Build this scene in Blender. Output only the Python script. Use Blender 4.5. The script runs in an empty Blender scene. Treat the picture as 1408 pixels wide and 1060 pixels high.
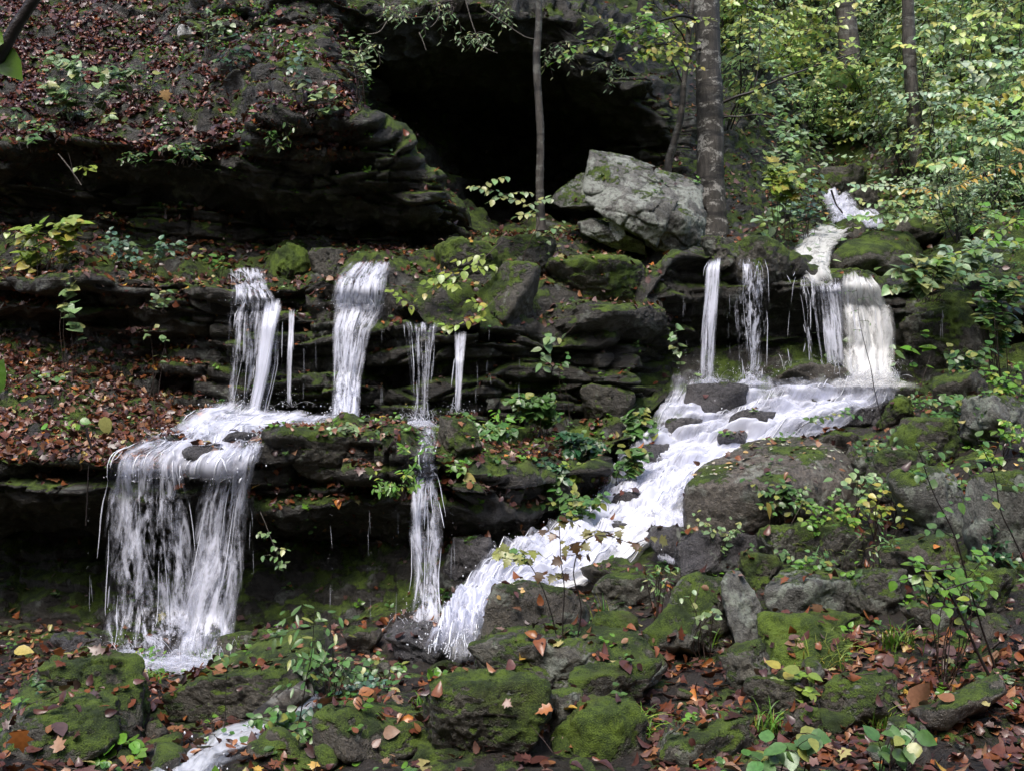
import bpy, bmesh, math, random
import numpy as np
from mathutils import Vector, Matrix

SC = bpy.context.scene
COL = SC.collection
F = 1369.0          # focal length in photo pixels (35 mm on a 36 mm sensor, 1408 px wide)
CX, CY = 704.0, 530.0
rnd = random.Random(11)
RNG = np.random.default_rng(5)

def P(px, py, Y):
    """A point of the place, from where it is seen and how far away it is (camera at the origin, looking along +Y)."""
    return np.array([(px - CX) / F * Y, Y, (CY - py) / F * Y])

# ---------------------------------------------------------------- noise
def _hash(ix, iy, iz, seed):
    M = np.uint32
    with np.errstate(over='ignore'):
        h = ix.astype(np.int64).astype(M) * M(374761393) + iy.astype(np.int64).astype(M) * M(668265263) + iz.astype(np.int64).astype(M) * M(2246822519) + M(seed * 7919 + 13)
        h = (h ^ (h >> M(13))) * M(1274126177)
        h = (h ^ (h >> M(15))) * M(2654435761)
        h = h ^ (h >> M(16))
    return h.astype(np.float64) / 4294967295.0 * 2 - 1

def vnoise(p, seed=0):
    p = np.asarray(p, float)
    i = np.floor(p); f = p - i
    f = f * f * f * (f * (f * 6 - 15) + 10)
    out = 0
    for dx in (0, 1):
        wx = f[:, 0] if dx else 1 - f[:, 0]
        for dy in (0, 1):
            wy = f[:, 1] if dy else 1 - f[:, 1]
            for dz in (0, 1):
                wz = f[:, 2] if dz else 1 - f[:, 2]
                out = out + wx * wy * wz * _hash(i[:, 0] + dx, i[:, 1] + dy, i[:, 2] + dz, seed)
    return out

def fbm(p, octv=4, seed=0, gain=.5):
    a, s, out = 1.0, 1.0, 0
    p = np.asarray(p, float)
    for k in range(octv):
        out = out + a * vnoise(p * s + k * 17.3, seed + k)
        a *= gain; s *= 2.03
    return out

def worley(p, seed=0):
    p = np.asarray(p, float); i = np.floor(p)
    f1 = np.full(len(p), 9.0); f2 = np.full(len(p), 9.0); cid = np.zeros(len(p))
    for dx in (-1, 0, 1):
        for dy in (-1, 0, 1):
            for dz in (-1, 0, 1):
                a, b, c = i[:, 0] + dx, i[:, 1] + dy, i[:, 2] + dz
                d = np.sqrt((a + .5 + .45 * _hash(a, b, c, seed) - p[:, 0]) ** 2 + (b + .5 + .45 * _hash(a, b, c, seed + 1) - p[:, 1]) ** 2 + (c + .5 + .45 * _hash(a, b, c, seed + 2) - p[:, 2]) ** 2)
                near = d < f1
                f2 = np.where(near, f1, np.minimum(f2, d)); cid = np.where(near, _hash(a, b, c, seed + 3), cid); f1 = np.where(near, d, f1)
    return f1, f2, cid

def sstep(a, b, x):
    t = np.clip((x - a) / (b - a), 0, 1)
    return t * t * (3 - 2 * t)

# ---------------------------------------------------------------- objects
def tag(o, label=None, cat=None, group=None, kind=None):
    if label: o['label'] = label
    if cat: o['category'] = cat
    if group: o['group'] = group
    if kind: o['kind'] = kind
    return o

def empty(name, loc, rotz=0, scale=1):
    o = bpy.data.objects.new(name, None); COL.objects.link(o)
    o.empty_display_size = .1
    o.location = [float(c) for c in loc]; o.rotation_euler = (0, 0, rotz); o.scale = (scale,) * 3
    return o

def mesh_obj(name, V, faces, mat=None, parent=None, smooth=True, origin=None, col=None, uvs=None):
    """One mesh object; faces is an (n,3) or (n,4) array, or a list of such arrays."""
    V = np.asarray(V, float)
    if origin is not None: V = V - np.asarray(origin, float)
    if isinstance(faces, np.ndarray): faces = [faces]
    faces = [np.asarray(f, np.int32) for f in faces if len(f)]
    me = bpy.data.meshes.new(name)
    me.vertices.add(len(V)); me.vertices.foreach_set('co', V.astype(np.float32).ravel())
    li = np.concatenate([f.ravel() for f in faces])
    tot = np.concatenate([np.full(len(f), f.shape[1], np.int32) for f in faces])
    st = np.concatenate([[0], np.cumsum(tot)[:-1]]).astype(np.int32)
    me.loops.add(len(li)); me.loops.foreach_set('vertex_index', li)
    me.polygons.add(len(tot)); me.polygons.foreach_set('loop_start', st); me.polygons.foreach_set('loop_total', tot)
    me.polygons.foreach_set('use_smooth', np.full(len(tot), bool(smooth)))
    if uvs:
        for nm, uv in uvs.items():
            L = me.uv_layers.new(name=nm)
            L.data.foreach_set('uv', np.asarray(uv, np.float32)[li].ravel())
    if col is not None:
        at = me.color_attributes.new('Col', 'FLOAT_COLOR', 'POINT')
        c = np.ones((len(V), 4), np.float32); c[:, :3] = col
        at.data.foreach_set('color', c.ravel())
    me.update(calc_edges=True); me.validate()
    if mat: me.materials.append(mat)
    o = bpy.data.objects.new(name, me); COL.objects.link(o)
    if parent is not None: o.parent = parent
    elif origin is not None: o.location = [float(c) for c in origin]
    return o

def copy_tree(o, parent=None):
    c = o.copy(); COL.objects.link(c)
    if parent is not None: c.parent = parent
    for ch in o.children: copy_tree(ch, c)
    return c

# ---------------------------------------------------------------- material helpers
class NT:
    def __init__(s, name):
        s.m = bpy.data.materials.new(name); s.m.use_nodes = True
        s.t = s.m.node_tree; s.t.nodes.clear()
        s.out = s.n('ShaderNodeOutputMaterial')
    def n(s, typ, **kw):
        nd = s.t.nodes.new(typ)
        for k, v in kw.items(): setattr(nd, k, v)
        return nd
    def set(s, sock, v):
        if isinstance(v, bpy.types.NodeSocket): s.t.links.new(v, sock)
        elif v is not None: sock.default_value = v
    def math(s, op, a, b=None, c=None, clamp=False):
        nd = s.n('ShaderNodeMath', operation=op, use_clamp=clamp)
        for i, v in enumerate((a, b, c)): s.set(nd.inputs[i], v)
        return nd.outputs[0]
    def noise(s, vec, scale, detail=4, rough=.55, dist=0):
        nd = s.n('ShaderNodeTexNoise'); s.set(nd.inputs['Vector'], vec)
        nd.inputs['Scale'].default_value = scale; nd.inputs['Detail'].default_value = detail
        nd.inputs['Roughness'].default_value = rough; nd.inputs['Distortion'].default_value = dist
        return nd.outputs['Fac']
    def maprange(s, v, a, b, c=0, d=1, smooth=True):
        nd = s.n('ShaderNodeMapRange', interpolation_type='SMOOTHSTEP' if smooth else 'LINEAR')
        for i, x in enumerate((v, a, b, c, d)): s.set(nd.inputs[i], x)
        return nd.outputs[0]
    def mix(s, fac, a, b):
        nd = s.n('ShaderNodeMix', data_type='RGBA')
        s.set(nd.inputs[0], fac)
        s.set(nd.inputs[6], a if not isinstance(a, tuple) else (*a, 1)); s.set(nd.inputs[7], b if not isinstance(b, tuple) else (*b, 1))
        return nd.outputs[2]
    def scale(s, vec, sc, off=(0, 0, 0)):
        nd = s.n('ShaderNodeMapping'); s.set(nd.inputs[0], vec); nd.inputs['Scale'].default_value = sc; nd.inputs['Location'].default_value = off
        return nd.outputs[0]
    def bump(s, h, strength=.5, dist=.02, normal=None):
        nd = s.n('ShaderNodeBump'); s.set(nd.inputs['Height'], h)
        nd.inputs['Strength'].default_value = strength; nd.inputs['Distance'].default_value = dist
        if normal is not None: s.set(nd.inputs['Normal'], normal)
        return nd.outputs[0]
    def principled(s, base, rough=.5, normal=None, spec=.5, alpha=None, trans=None):
        nd = s.n('ShaderNodeBsdfPrincipled')
        s.set(nd.inputs['Base Color'], base if not isinstance(base, tuple) else (*base, 1))
        s.set(nd.inputs['Roughness'], rough); s.set(nd.inputs['Specular IOR Level'], spec)
        if normal is not None: s.set(nd.inputs['Normal'], normal)
        if alpha is not None: s.set(nd.inputs['Alpha'], alpha)
        if trans is not None: s.set(nd.inputs['Transmission Weight'], trans)
        return nd.outputs[0]
    def done(s, sh):
        s.t.links.new(sh, s.out.inputs['Surface']); return s.m

def rock_material(name, c1, c2, moss=.5, lichen=.2, lcol=(.22, .24, .2), rough=.38, bed=0.0, moss_col=((.018, .034, .004), (.105, .165, .016)), blotch=6.0):
    """Wet rock: mottled stone, pale lichen blotches, moss where the surface looks upward."""
    t = NT(name)
    g = t.n('ShaderNodeNewGeometry'); pos = g.outputs['Position']
    nz = t.n('ShaderNodeSeparateXYZ'); t.set(nz.inputs[0], g.outputs['Normal']); up = nz.outputs[2]
    big = t.noise(pos, 1.7, 6, .6, .4)
    mid = t.noise(pos, 9, 6, .65)
    fine = t.noise(pos, 60, 4, .7)
    grit = t.noise(pos, 210, 2, .8)
    pit = t.noise(pos, 24, 5, .75, .8)
    c = t.mix(t.maprange(big, .35, .65), c1, c2)
    c = t.mix(t.maprange(mid, .45, .75, 0, .7), c, tuple(x * .35 for x in c1))
    c = t.mix(t.maprange(fine, .5, .8, 0, .45), c, tuple(min(1, x * 2.2) for x in c2))
    c = t.mix(t.maprange(pit, .40, .52, .7, 0), c, tuple(x * .28 for x in c1))
    c = t.mix(t.maprange(grit, .52, .72, 0, .5), c, tuple(min(1, x * 2.4) for x in c2))
    h = t.math('ADD', t.math('MULTIPLY', mid, .7), t.math('ADD', t.math('MULTIPLY', fine, .35), t.math('MULTIPLY', pit, .6)))
    if bed:
        b = t.noise(t.scale(pos, (.8, .8, 14)), 1.0, 5, .7, .6)
        c = t.mix(t.maprange(b, .35, .62, bed, 0), c, tuple(x * .25 for x in c1))
        h = t.math('ADD', h, t.math('MULTIPLY', b, .8))
    # lichen
    l = t.math('MULTIPLY', t.maprange(t.noise(pos, blotch, 5, .6, .3), .62 - .28 * lichen, .70 - .28 * lichen), t.maprange(t.noise(pos, blotch * 7, 4, .7), .36, .5))
    l = t.math('MULTIPLY', l, .85 if lichen > 0 else 0)
    lc = t.mix(t.noise(pos, 30, 3), lcol, tuple(x * .5 for x in lcol))
    c = t.mix(l, c, lc)
    # moss
    mn = t.noise(pos, 2.6, 5, .6, .5)
    ms = t.math('ADD', t.math('MULTIPLY', up, .55), t.math('MULTIPLY', t.math('SUBTRACT', mn, .5), 2.2))
    ms = t.math('ADD', ms, t.math('MULTIPLY', t.math('SUBTRACT', t.noise(pos, 22, 4, .7), .5), .8))
    mm = t.maprange(ms, .62 - moss, .82 - moss)
    mt = t.noise(pos, 140, 3, .7)
    mcn = t.math('ADD', t.math('MULTIPLY', t.noise(pos, 7, 5, .65), .6), t.math('MULTIPLY', mt, .4))
    mc = t.mix(t.maprange(mcn, .42, .60), moss_col[0], moss_col[1])
    mc = t.mix(t.maprange(t.noise(pos, 3.3, 3), .55, .75, 0, .6), mc, (.05, .05, .012))
    c = t.mix(mm, c, mc)
    h = t.math('ADD', h, t.math('MULTIPLY', mm, t.math('ADD', .3, t.math('MULTIPLY', mt, .9))))
    r = t.math('ADD', t.math('MULTIPLY', mid, .35), rough - .15)
    r = t.mix(t.math('MAXIMUM', mm, t.math('MULTIPLY', l, .6)), r, (.85, .85, .85))
    nrm = t.bump(h, .9, .04)
    return t.done(t.principled(c, r, nrm, spec=.45))

def leaf_material(name, rough=.35, trans=.25, spec=.5):
    t = NT(name)
    a = t.n('ShaderNodeAttribute', attribute_name='Col')
    g = t.n('ShaderNodeNewGeometry')
    n = t.noise(g.outputs['Position'], 55, 3)
    c = t.mix(t.maprange(n, .35, .7, 0, .45), a.outputs['Color'], t.mix(.55, a.outputs['Color'], (0, 0, 0)))
    p = t.principled(c, rough, t.bump(n, .3, .004), spec)
    if trans <= 0: return t.done(p)
    tr = t.n('ShaderNodeBsdfTranslucent'); t.set(tr.inputs[0], c)
    m = t.n('ShaderNodeMixShader'); m.inputs[0].default_value = trans
    t.t.links.new(p, m.inputs[1]); t.t.links.new(tr.outputs[0], m.inputs[2])
    return t.done(m.outputs[0])

def bark_material(name, c1, c2, spots=None, band=0):
    t = NT(name)
    tc = t.n('ShaderNodeNewGeometry'); pos = tc.outputs['Position']
    n = t.noise(t.scale(pos, (14, 14, 3)), 1.6, 6, .7, .3)
    c = t.mix(t.maprange(n, .35, .65), c1, c2)
    c = t.mix(t.maprange(t.noise(pos, 90, 3, .7), .5, .7, 0, .6), c, tuple(x * .3 for x in c1))
    if spots:
        s = t.noise(t.scale(pos, (5, 5, 9)), 1.3, 5, .6, .4)
        c = t.mix(t.math('MULTIPLY', t.maprange(s, .52, .6), t.maprange(t.noise(pos, 60, 3), .35, .5)), c, spots)
        b = t.noise(t.scale(pos, (.6, .6, 5)), 1.2, 4, .6, .3)
        c = t.mix(t.maprange(b, .54, .62, 0, .85), c, tuple(x * .3 for x in c1))
    return t.done(t.principled(c, .6, t.bump(n, .8, .02), .35))

def plain(name, c, rough=.5, spec=.4):
    t = NT(name); g = t.n('ShaderNodeNewGeometry')
    n = t.noise(g.outputs['Position'], 30, 4, .6)
    return t.done(t.principled(t.mix(n, c, tuple(x * .45 for x in c)), rough, t.bump(n, .5, .01), spec))

M = {}
M['cliff'] = rock_material('wet_bedded_rock', (.022, .019, .0155), (.048, .043, .033), moss=.44, lichen=.22, lcol=(.13, .14, .12), rough=.36, bed=.75)
M['mossy'] = rock_material('mossy_rock', (.036, .032, .025), (.085, .077, .060), moss=.60, lichen=.12, rough=.45)
M['halfmoss'] = rock_material('half_mossy_rock', (.045, .042, .035), (.098, .093, .074), moss=.46, lichen=.36, rough=.42)
M['brown'] = rock_material('brown_wet_rock', (.042, .036, .029), (.086, .075, .058), moss=.36, lichen=.18, rough=.33)
M['smooth'] = rock_material('smooth_brown_rock', (.060, .051, .041), (.125, .108, .088), moss=.12, lichen=.30, lcol=(.25, .26, .22), rough=.36)
M['moss'] = rock_material('moss_cushion', (.036, .032, .025), (.085, .077, .060), moss=.92, lichen=.05, rough=.5, moss_col=((.030, .055, .005), (.13, .20, .018)))
M['wet'] = rock_material('dark_wet_rock', (.03, .028, .03), (.075, .07, .072), moss=.02, lichen=.05, rough=.22)
M['grey'] = rock_material('grey_lichen_rock', (.060, .060, .054), (.128, .127, .112), moss=.32, lichen=.5, lcol=(.26, .29, .24), rough=.42)
M['white'] = rock_material('white_lichen_rock', (.05, .05, .044), (.14, .138, .125), moss=.20, lichen=.6, lcol=(.36, .39, .345), rough=.5, blotch=4)
M['pale'] = rock_material('pale_stone', (.35, .36, .35), (.5, .5, .48), moss=-.1, lichen=.3, lcol=(.4, .42, .4), rough=.5)
M['bark_big'] = bark_material('blotchy_bark', (.03, .027, .023), (.075, .067, .058), spots=(.30, .29, .265))
M['bark'] = bark_material('grey_bark', (.035, .03, .026), (.09, .08, .068), spots=(.13, .13, .115))
M['stem'] = plain('brown_stem', (.05, .032, .024), .45)
M['dark_stem'] = plain('dark_stem', (.022, .016, .015), .4)
M['green_stem'] = plain('green_stem', (.06, .08, .02), .45)
M['root'] = plain('pale_root', (.16, .14, .12), .6)
M['leaf'] = leaf_material('green_leaf', .30, .28)
M['litter'] = leaf_material('wet_dead_leaf', .30, .06, .38)
M['grass'] = leaf_material('grass_blade', .4, .3)
M['soil'] = rock_material('wet_soil', (.009, .007, .0055), (.026, .019, .014), moss=.10, lichen=0, rough=.45)
# ================================================================ TERRAIN: cliff tiers and far hillside as one lofted rock face
COLS = {
 -350: [(980,7.2),(880,8.1),(730,8.5),(680,7.4),(615,7.3),(540,8.6),(465,9.8),(425,10.1),(405,9.7),(370,9.6),(300,10.6),(270,11),(240,11),(215,10.3),(190,10.2),(130,11),(80,11.8),(30,12.5),(-20,13.3),(-220,15.5),(-700,21)],
 75:  [(960,7.2),(897,7.85),(735,8.35),(690,7.45),(637,7.35),(578,8.55),(500,9.65),(445,9.95),(425,9.55),(385,9.5),(325,10.45),(300,10.9),(260,10.9),(222,10.3),(192,10.1),(150,10.8),(105,11.5),(55,12.1),(5,12.8),(-200,15),(-700,20)],
 0:   [(960,7.3),(893,7.9),(730,8.4),(690,7.4),(632,7.3),(565,8.5),(488,9.7),(440,10.0),(420,9.6),(385,9.5),(315,10.5),(290,10.9),(255,10.9),(228,10.2),(205,10.1),(150,10.9),(100,11.6),(50,12.3),(0,13),(-200,15),(-700,20)],
 150: [(960,7.2),(900,7.8),(740,8.3),(690,7.4),(642,7.3),(590,8.4),(510,9.6),(450,9.9),(430,9.5),(385,9.5),(335,10.4),(310,10.9),(265,10.9),(235,10.2),(200,10.0),(150,10.8),(110,11.4),(60,12),(10,12.6),(-200,15),(-700,20)],
 270: [(960,7.2),(910,7.7),(740,8.2),(690,7.5),(652,7.4),(605,8.3),(565,9.4),(460,9.8),(425,9.5),(392,9.5),(355,10.5),(330,11.1),(280,11.1),(245,10.2),(195,10.0),(150,10.7),(110,11.2),(65,11.7),(10,12.2),(-200,14.5),(-700,20)],
 360: [(960,7.2),(905,7.6),(740,8.1),(690,7.5),(622,7.45),(598,8.3),(580,9.3),(470,9.7),(435,9.45),(402,9.45),(352,10.6),(335,11.2),(300,11.2),(262,10.2),(185,9.9),(130,10.5),(95,10.8),(50,11.2),(0,11.5),(-200,14),(-700,20)],
 450: [(960,7.2),(900,7.6),(740,8.1),(690,7.5),(600,7.5),(592,8.2),(584,9.2),(500,9.6),(440,9.4),(378,9.6),(350,10.7),(335,11.2),(305,11.2),(270,10.3),(150,10.0),(110,10.5),(80,10.9),(45,11.2),(0,11.4),(-200,13.8),(-700,20)],
 530: [(960,7.1),(890,7.5),(740,8.0),(690,7.5),(605,7.5),(596,8.2),(588,9.1),(520,9.5),(460,9.3),(386,9.6),(347,10.8),(338,11.2),(315,11.2),(290,10.5),(195,10.2),(190,12.8),(130,14.8),(85,12.2),(25,11.8),(-200,14),(-700,20)],
 600: [(950,7.0),(880,7.3),(740,7.9),(690,7.5),(628,7.45),(608,8.2),(588,9.0),(530,9.4),(480,9.2),(446,9.2),(352,10.8),(340,11.2),(325,11.2),(300,10.7),(262,10.6),(268,13.2),(150,16.5),(75,12.5),(20,12),(-200,14),(-700,20)],
 680: [(850,7.4),(790,7.7),(730,8.0),(700,7.7),(662,7.6),(622,8.2),(580,8.9),(520,9.4),(475,9.2),(448,9.2),(345,10.8),(337,11.2),(333,11.4),(330,11.7),(326,12.0),(316,15),(180,17.5),(65,12.8),(15,12.3),(-200,14.5),(-700,20)],
 760: [(800,8.0),(740,8.2),(710,8.5),(690,8.15),(660,8.1),(618,8.6),(576,9.1),(520,9.6),(474,9.4),(458,9.5),(338,10.9),(332,11.2),(329,11.4),(326,11.6),(322,12.0),(310,15),(190,17),(80,13),(30,12.6),(-200,15),(-700,21)],
 850: [(720,8.8),(665,9.0),(640,9.1),(625,9.02),(605,9.05),(590,9.2),(568,9.4),(520,9.9),(474,9.6),(458,9.7),(334,11),(328,11.2),(324,11.4),(320,11.6),(316,11.9),(300,13.8),(200,14),(125,13),(85,12.9),(-100,16),(-700,24)],
 930: [(600,10),(550,10),(547,10.02),(544,10.04),(541,10.06),(538,10.1),(532,10.2),(480,10.6),(410,10.3),(360,10.2),(340,11),(330,11.3),(322,11.6),(310,12),(290,12.4),(260,12.9),(210,13.2),(165,13.1),(135,13.4),(-60,18),(-700,30)],
 1050:[(600,9.9),(545,10.0),(542,10.05),(540,10.1),(536,10.2),(531,10.3),(526,10.4),(470,10.85),(400,10.4),(360,10.3),(342,11.2),(330,11.6),(320,12),(305,12.4),(280,12.9),(250,13.6),(210,14.4),(175,15.2),(140,16.2),(-60,23),(-700,42)],
 1150:[(600,9.8),(545,10.0),(541,10.1),(537,10.2),(533,10.3),(528,10.4),(522,10.5),(460,10.85),(415,10.55),(392,10.5),(362,11.6),(345,12.6),(338,13.4),(322,14.3),(305,15.0),(272,16),(235,17.5),(190,19.5),(135,21.5),(-60,28),(-700,50)],
 1250:[(600,9.6),(545,9.8),(540,9.9),(535,10),(530,10.1),(526,10.2),(520,10.3),(460,10.75),(425,10.45),(392,10.5),(352,11.8),(332,12.6),(320,13.4),(305,14.2),(285,15),(255,16),(215,17.3),(170,19),(120,21),(-60,27),(-700,48)],
 1400:[(600,9.3),(540,9.4),(535,9.5),(530,9.6),(525,9.7),(520,9.8),(513,9.9),(470,10.2),(425,10),(392,10.1),(340,11),(310,11.8),(285,12.6),(260,13.4),(235,14.3),(200,15.3),(160,16.5),(110,18),(60,19.8),(-100,25),(-700,44)],
 1760:[(580,8.4),(520,8.5),(510,8.6),(500,8.7),(490,8.8),(480,8.9),(470,9.0),(435,9.2),(410,9.2),(380,9.3),(320,10.2),(280,11),(245,11.8),(210,12.6),(180,13.5),(140,14.5),(95,15.7),(40,17.2),(-10,19),(-170,24),(-800,42)],
}
def build_terrain():
    px = np.array(sorted(COLS)); K = np.array([[P(c, *q) for q in COLS[c]] for c in px])      # cols x rows x 3
    # dense columns: Catmull-Rom across
    pu = np.arange(px[0], px[-1] + 1e-6, 3.0)
    idx = np.clip(np.searchsorted(px, pu, side='right') - 1, 0, len(px) - 2)
    t = ((pu - px[idx]) / (px[idx + 1] - px[idx]))[:, None, None]
    def tang(i):
        a = np.clip(i - 1, 0, len(px) - 1); b = np.clip(i + 1, 0, len(px) - 1)
        return (K[b] - K[a]) / (px[b] - px[a])[:, None, None]
    h = (px[idx + 1] - px[idx])[:, None, None].astype(float)
    t2, t3 = t * t, t * t * t
    G = (2*t3-3*t2+1)*K[idx] + (t3-2*t2+t)*h*tang(idx)*.7 + (-2*t3+3*t2)*K[idx+1] + (t3-t2)*h*tang(idx+1)*.7
    # dense rows
    seg = np.linalg.norm(np.diff(G, axis=1), axis=2)
    rows, rid = [], []
    for r in range(G.shape[1] - 1):
        L = np.percentile(seg[:, r], 80)
        step = .022 if r < 15 else (.05 if r < 18 else .14)
        n = int(np.clip(L / step, 3, 90))
        for k in range(n):
            rows.append(G[:, r] * (1 - k / n) + G[:, r + 1] * (k / n)); rid.append(r + k / n)
    rows.append(G[:, -1]); rid.append(G.shape[1] - 1)
    S = np.stack(rows, 1); rid = np.array(rid)                        # nu x nv x 3
    for _ in range(3): S[:, 1:-1] = .5 * S[:, 1:-1] + .25 * (S[:, :-2] + S[:, 2:])   # round the corners a little
    nu, nv = S.shape[:2]
    def normals(S):
        du = np.gradient(S, axis=0); dv = np.gradient(S, axis=1)
        n = np.cross(du, dv); n /= np.linalg.norm(n, axis=2, keepdims=True) + 1e-9
        return n
    N = normals(S)
    for _ in range(6):
        N[:, 1:-1] = .5 * N[:, 1:-1] + .25 * (N[:, :-2] + N[:, 2:])
    N /= np.linalg.norm(N, axis=2, keepdims=True) + 1e-9
    p = S.reshape(-1, 3); n = N.reshape(-1, 3)
    PU = np.repeat(pu, nv); R = np.tile(rid, nu)
    wall = sstep(.25, .7, 1 - np.abs(n[:, 2]))
    rocky = (1 - sstep(1230, 1400, PU) * .6) * (1 - sstep(13.5, 15, R) * sstep(880, 1000, PU))
    # lumps
    up = sstep(10.5, 12, R) * (1 - sstep(15, 17, R)) * (1 - sstep(560, 640, PU))
    D = (.13 + .10 * up) * fbm(p * .9, 4, 3) + up * .08 * fbm(p * 2.0, 3, 8) + .05 * fbm(p * 3.1, 4, 9)
    # bedding: uneven layers that stand proud or recede, broken along their length
    zz = p[:, 2] + .10 * fbm(p * np.array([.5, .5, .5]), 2, 21) + .03 * p[:, 0] * .4 + .02*fbm(p*2.2,2,77)
    th = np.random.default_rng(3).uniform(.05, .24, 400); edges = np.cumsum(th) - 14
    li = np.clip(np.searchsorted(edges, zz) - 1, 0, 398); fr = np.clip((zz - edges[li]) / th[li + 1], 0, 1)
    xy = p[:, 0] * .9 + p[:, 1] * .4
    q = np.stack([xy * 1.5, li * 3.7, np.zeros_like(xy)], 1)
    q2 = np.stack([xy * 4.2, li * 5.1 + 9, np.zeros_like(xy)], 1)
    q3 = np.stack([np.floor(xy * 2.3 + .8 * vnoise(np.stack([li * 1.0, xy*.5, xy*0], 1), 5)), li * 2.3, np.zeros_like(xy)], 1)
    prot = .07 * vnoise(q, 31) + .035 * vnoise(q2, 33) + .10 * vnoise(q3, 36)
    joint = np.abs(2 * fr - 1) ** 7
    bedd = prot - joint * .055
    # broken blocks: flat cells of their own depth with dark joints between
    wp = np.stack([p[:, 0] * 1.5 + .3 * fbm(p * 1.5, 2, 70), p[:, 1] * 1.2, zz * 4.2], 1)
    f1, f2, cid = worley(wp, 41)
    bedd = bedd + .085 * cid - .05 * (1 - sstep(0, .10, f2 - f1))
    D = D + wall * rocky * bedd * (1.15 + .35 * (R < 10) + .3 * up) + .012 * fbm(p * 14, 3, 50) * (.4 + rocky)
    D = D + .03 * fbm(p * 6, 4, 60) + (1 - wall) * .05 * np.abs(fbm(p * 2.3, 4, 64))
    far = sstep(14, 22, p[:, 1])
    D = D + far * .35 * fbm(p * .5, 3, 80)
    # horizontal bias on walls so that layers stay level
    dirn = n.copy(); dirn[:, 2] *= 1 - .7 * wall
    dirn /= np.linalg.norm(dirn, axis=1, keepdims=True) + 1e-9
    p2 = p + dirn * D[:, None]
    S2 = p2.reshape(nu, nv, 3)
    return S2, pu, rid
for _c in COLS:
    if _c < 900:
        for _r, _d in ((2, .12),):
            COLS[_c][_r] = (COLS[_c][_r][0], COLS[_c][_r][1] + _d)
    if 200 < _c < 900:
        y8 = COLS[_c][8][1]
        COLS[_c][7] = (COLS[_c][7][0], y8 + .10); COLS[_c][6] = (COLS[_c][6][0], max(y8 + .02, COLS[_c][6][1]))
    if _c < 560:
        for _r in (11, 12): COLS[_c][_r] = (COLS[_c][_r][0], COLS[_c][_r][1] - .38)
    if 560 < _c < 800: COLS[_c][16] = (COLS[_c][16][0], COLS[_c][16][1] - 1.5)
TS, TPU, TRID = build_terrain()
# outward side check: normals must look towards the camera side
_nu, _nv = TS.shape[:2]
_id = np.arange(_nu * _nv).reshape(_nu, _nv)
def sub_grid(c0, c1):
    a = _id[c0:c1, :]
    q = np.stack([a[:-1, :-1], a[1:, :-1], a[1:, 1:], a[:-1, 1:]], -1).reshape(-1, 4)
    used = np.unique(q); re = np.full(_nu * _nv, -1); re[used] = np.arange(len(used))
    return TS.reshape(-1, 3)[used], re[q]
SURF = []      # surfaces leaves can lie on: (verts, quads)
_split = int(np.searchsorted(TPU, 1040))
for nm, c0, c1 in (('cliff', 0, _split + 1), ('hillside', _split, _nu)):
    V, Q = sub_grid(c0, c1)
    tag(mesh_obj(nm, V, Q, M['cliff'] if nm == 'cliff' else M['cliff']), kind='structure')
    SURF.append((V, Q))

# ---------------------------------------------------------------- ground in front: thin-plate surface through measured points
_g = [(0,1060,4.0),(350,1060,4.1),(704,1060,4.1),(1050,1060,4.0),(1408,1060,3.9),(0,1000,4.9),(150,1010,4.9),(350,990,5.0),(500,970,5.2),(704,965,5.1),(900,965,5.1),(1100,960,4.9),(1300,950,4.9),(1408,930,4.8),
 (0,892,7.0),(150,918,6.7),(300,918,6.6),(450,902,6.7),(600,918,6.4),(200,940,6.0),(400,930,6.0),(600,930,5.9),(-300,890,7.0),(-300,1000,5),
 (640,915,6.35),(645,870,6.75),(700,815,7.2),(790,788,7.5),(880,750,8.0),(950,710,8.4),(1000,655,9.0),(1100,605,9.4),(1200,572,9.7),(1230,545,10.0),(900,610,9.6),(850,672,9.1),(780,735,8.4),(700,790,7.7),(940,568,10.0),(1050,568,10.05),
 (830,880,6.2),(950,890,6.0),(1060,865,5.9),(1200,868,5.8),(1350,855,5.5),(1408,845,5.4),(1000,810,6.6),(1150,785,6.6),(1300,785,6.3),(1408,765,6.1),(1050,745,7.1),(1200,705,7.2),(1300,695,7.0),(1408,665,6.8),(1170,625,8.1),(1250,605,8.3),(1350,585,8.3),(1408,565,8.0),(1250,555,9.3),(1350,525,9.3),(1408,505,9.3),
 (1600,1060,4),(1600,900,5),(1600,760,6),(1600,640,7),(1600,540,8.2)]
_gw = [P(*a) for a in _g] + [np.array(a, float) for a in [(-6,9,-1.95),(-3,9.3,-1.95),(-1,9,-1.95),(-9,4,-1.4),(-9,9,-1.7),(9,4,-.6),(9.5,8,1.0),(-6,0,-1.4),(0,0,-1.6),(6,0,-1.1),(0,-5,-1.6),(-8,-6,-1.2),(8,-6,-.9),(-2,2,-1.58),(2,2,-1.55),(1,10.5,-.9),(-4,10.5,-2.0),(8,10.5,.6),(4.4,10.6,-.25)]]
_gw = np.array(_gw)
def _tps(r): return np.where(r > 1e-9, r * r * np.log(r + 1e-12), 0)
_A = _tps(np.linalg.norm(_gw[:, None, :2] - _gw[None, :, :2], axis=2)) + np.eye(len(_gw)) * .06
_Pm = np.c_[np.ones(len(_gw)), _gw[:, :2]]
_sol = np.linalg.solve(np.block([[_A, _Pm], [_Pm.T, np.zeros((3, 3))]]), np.r_[_gw[:, 2], 0, 0, 0])
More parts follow.
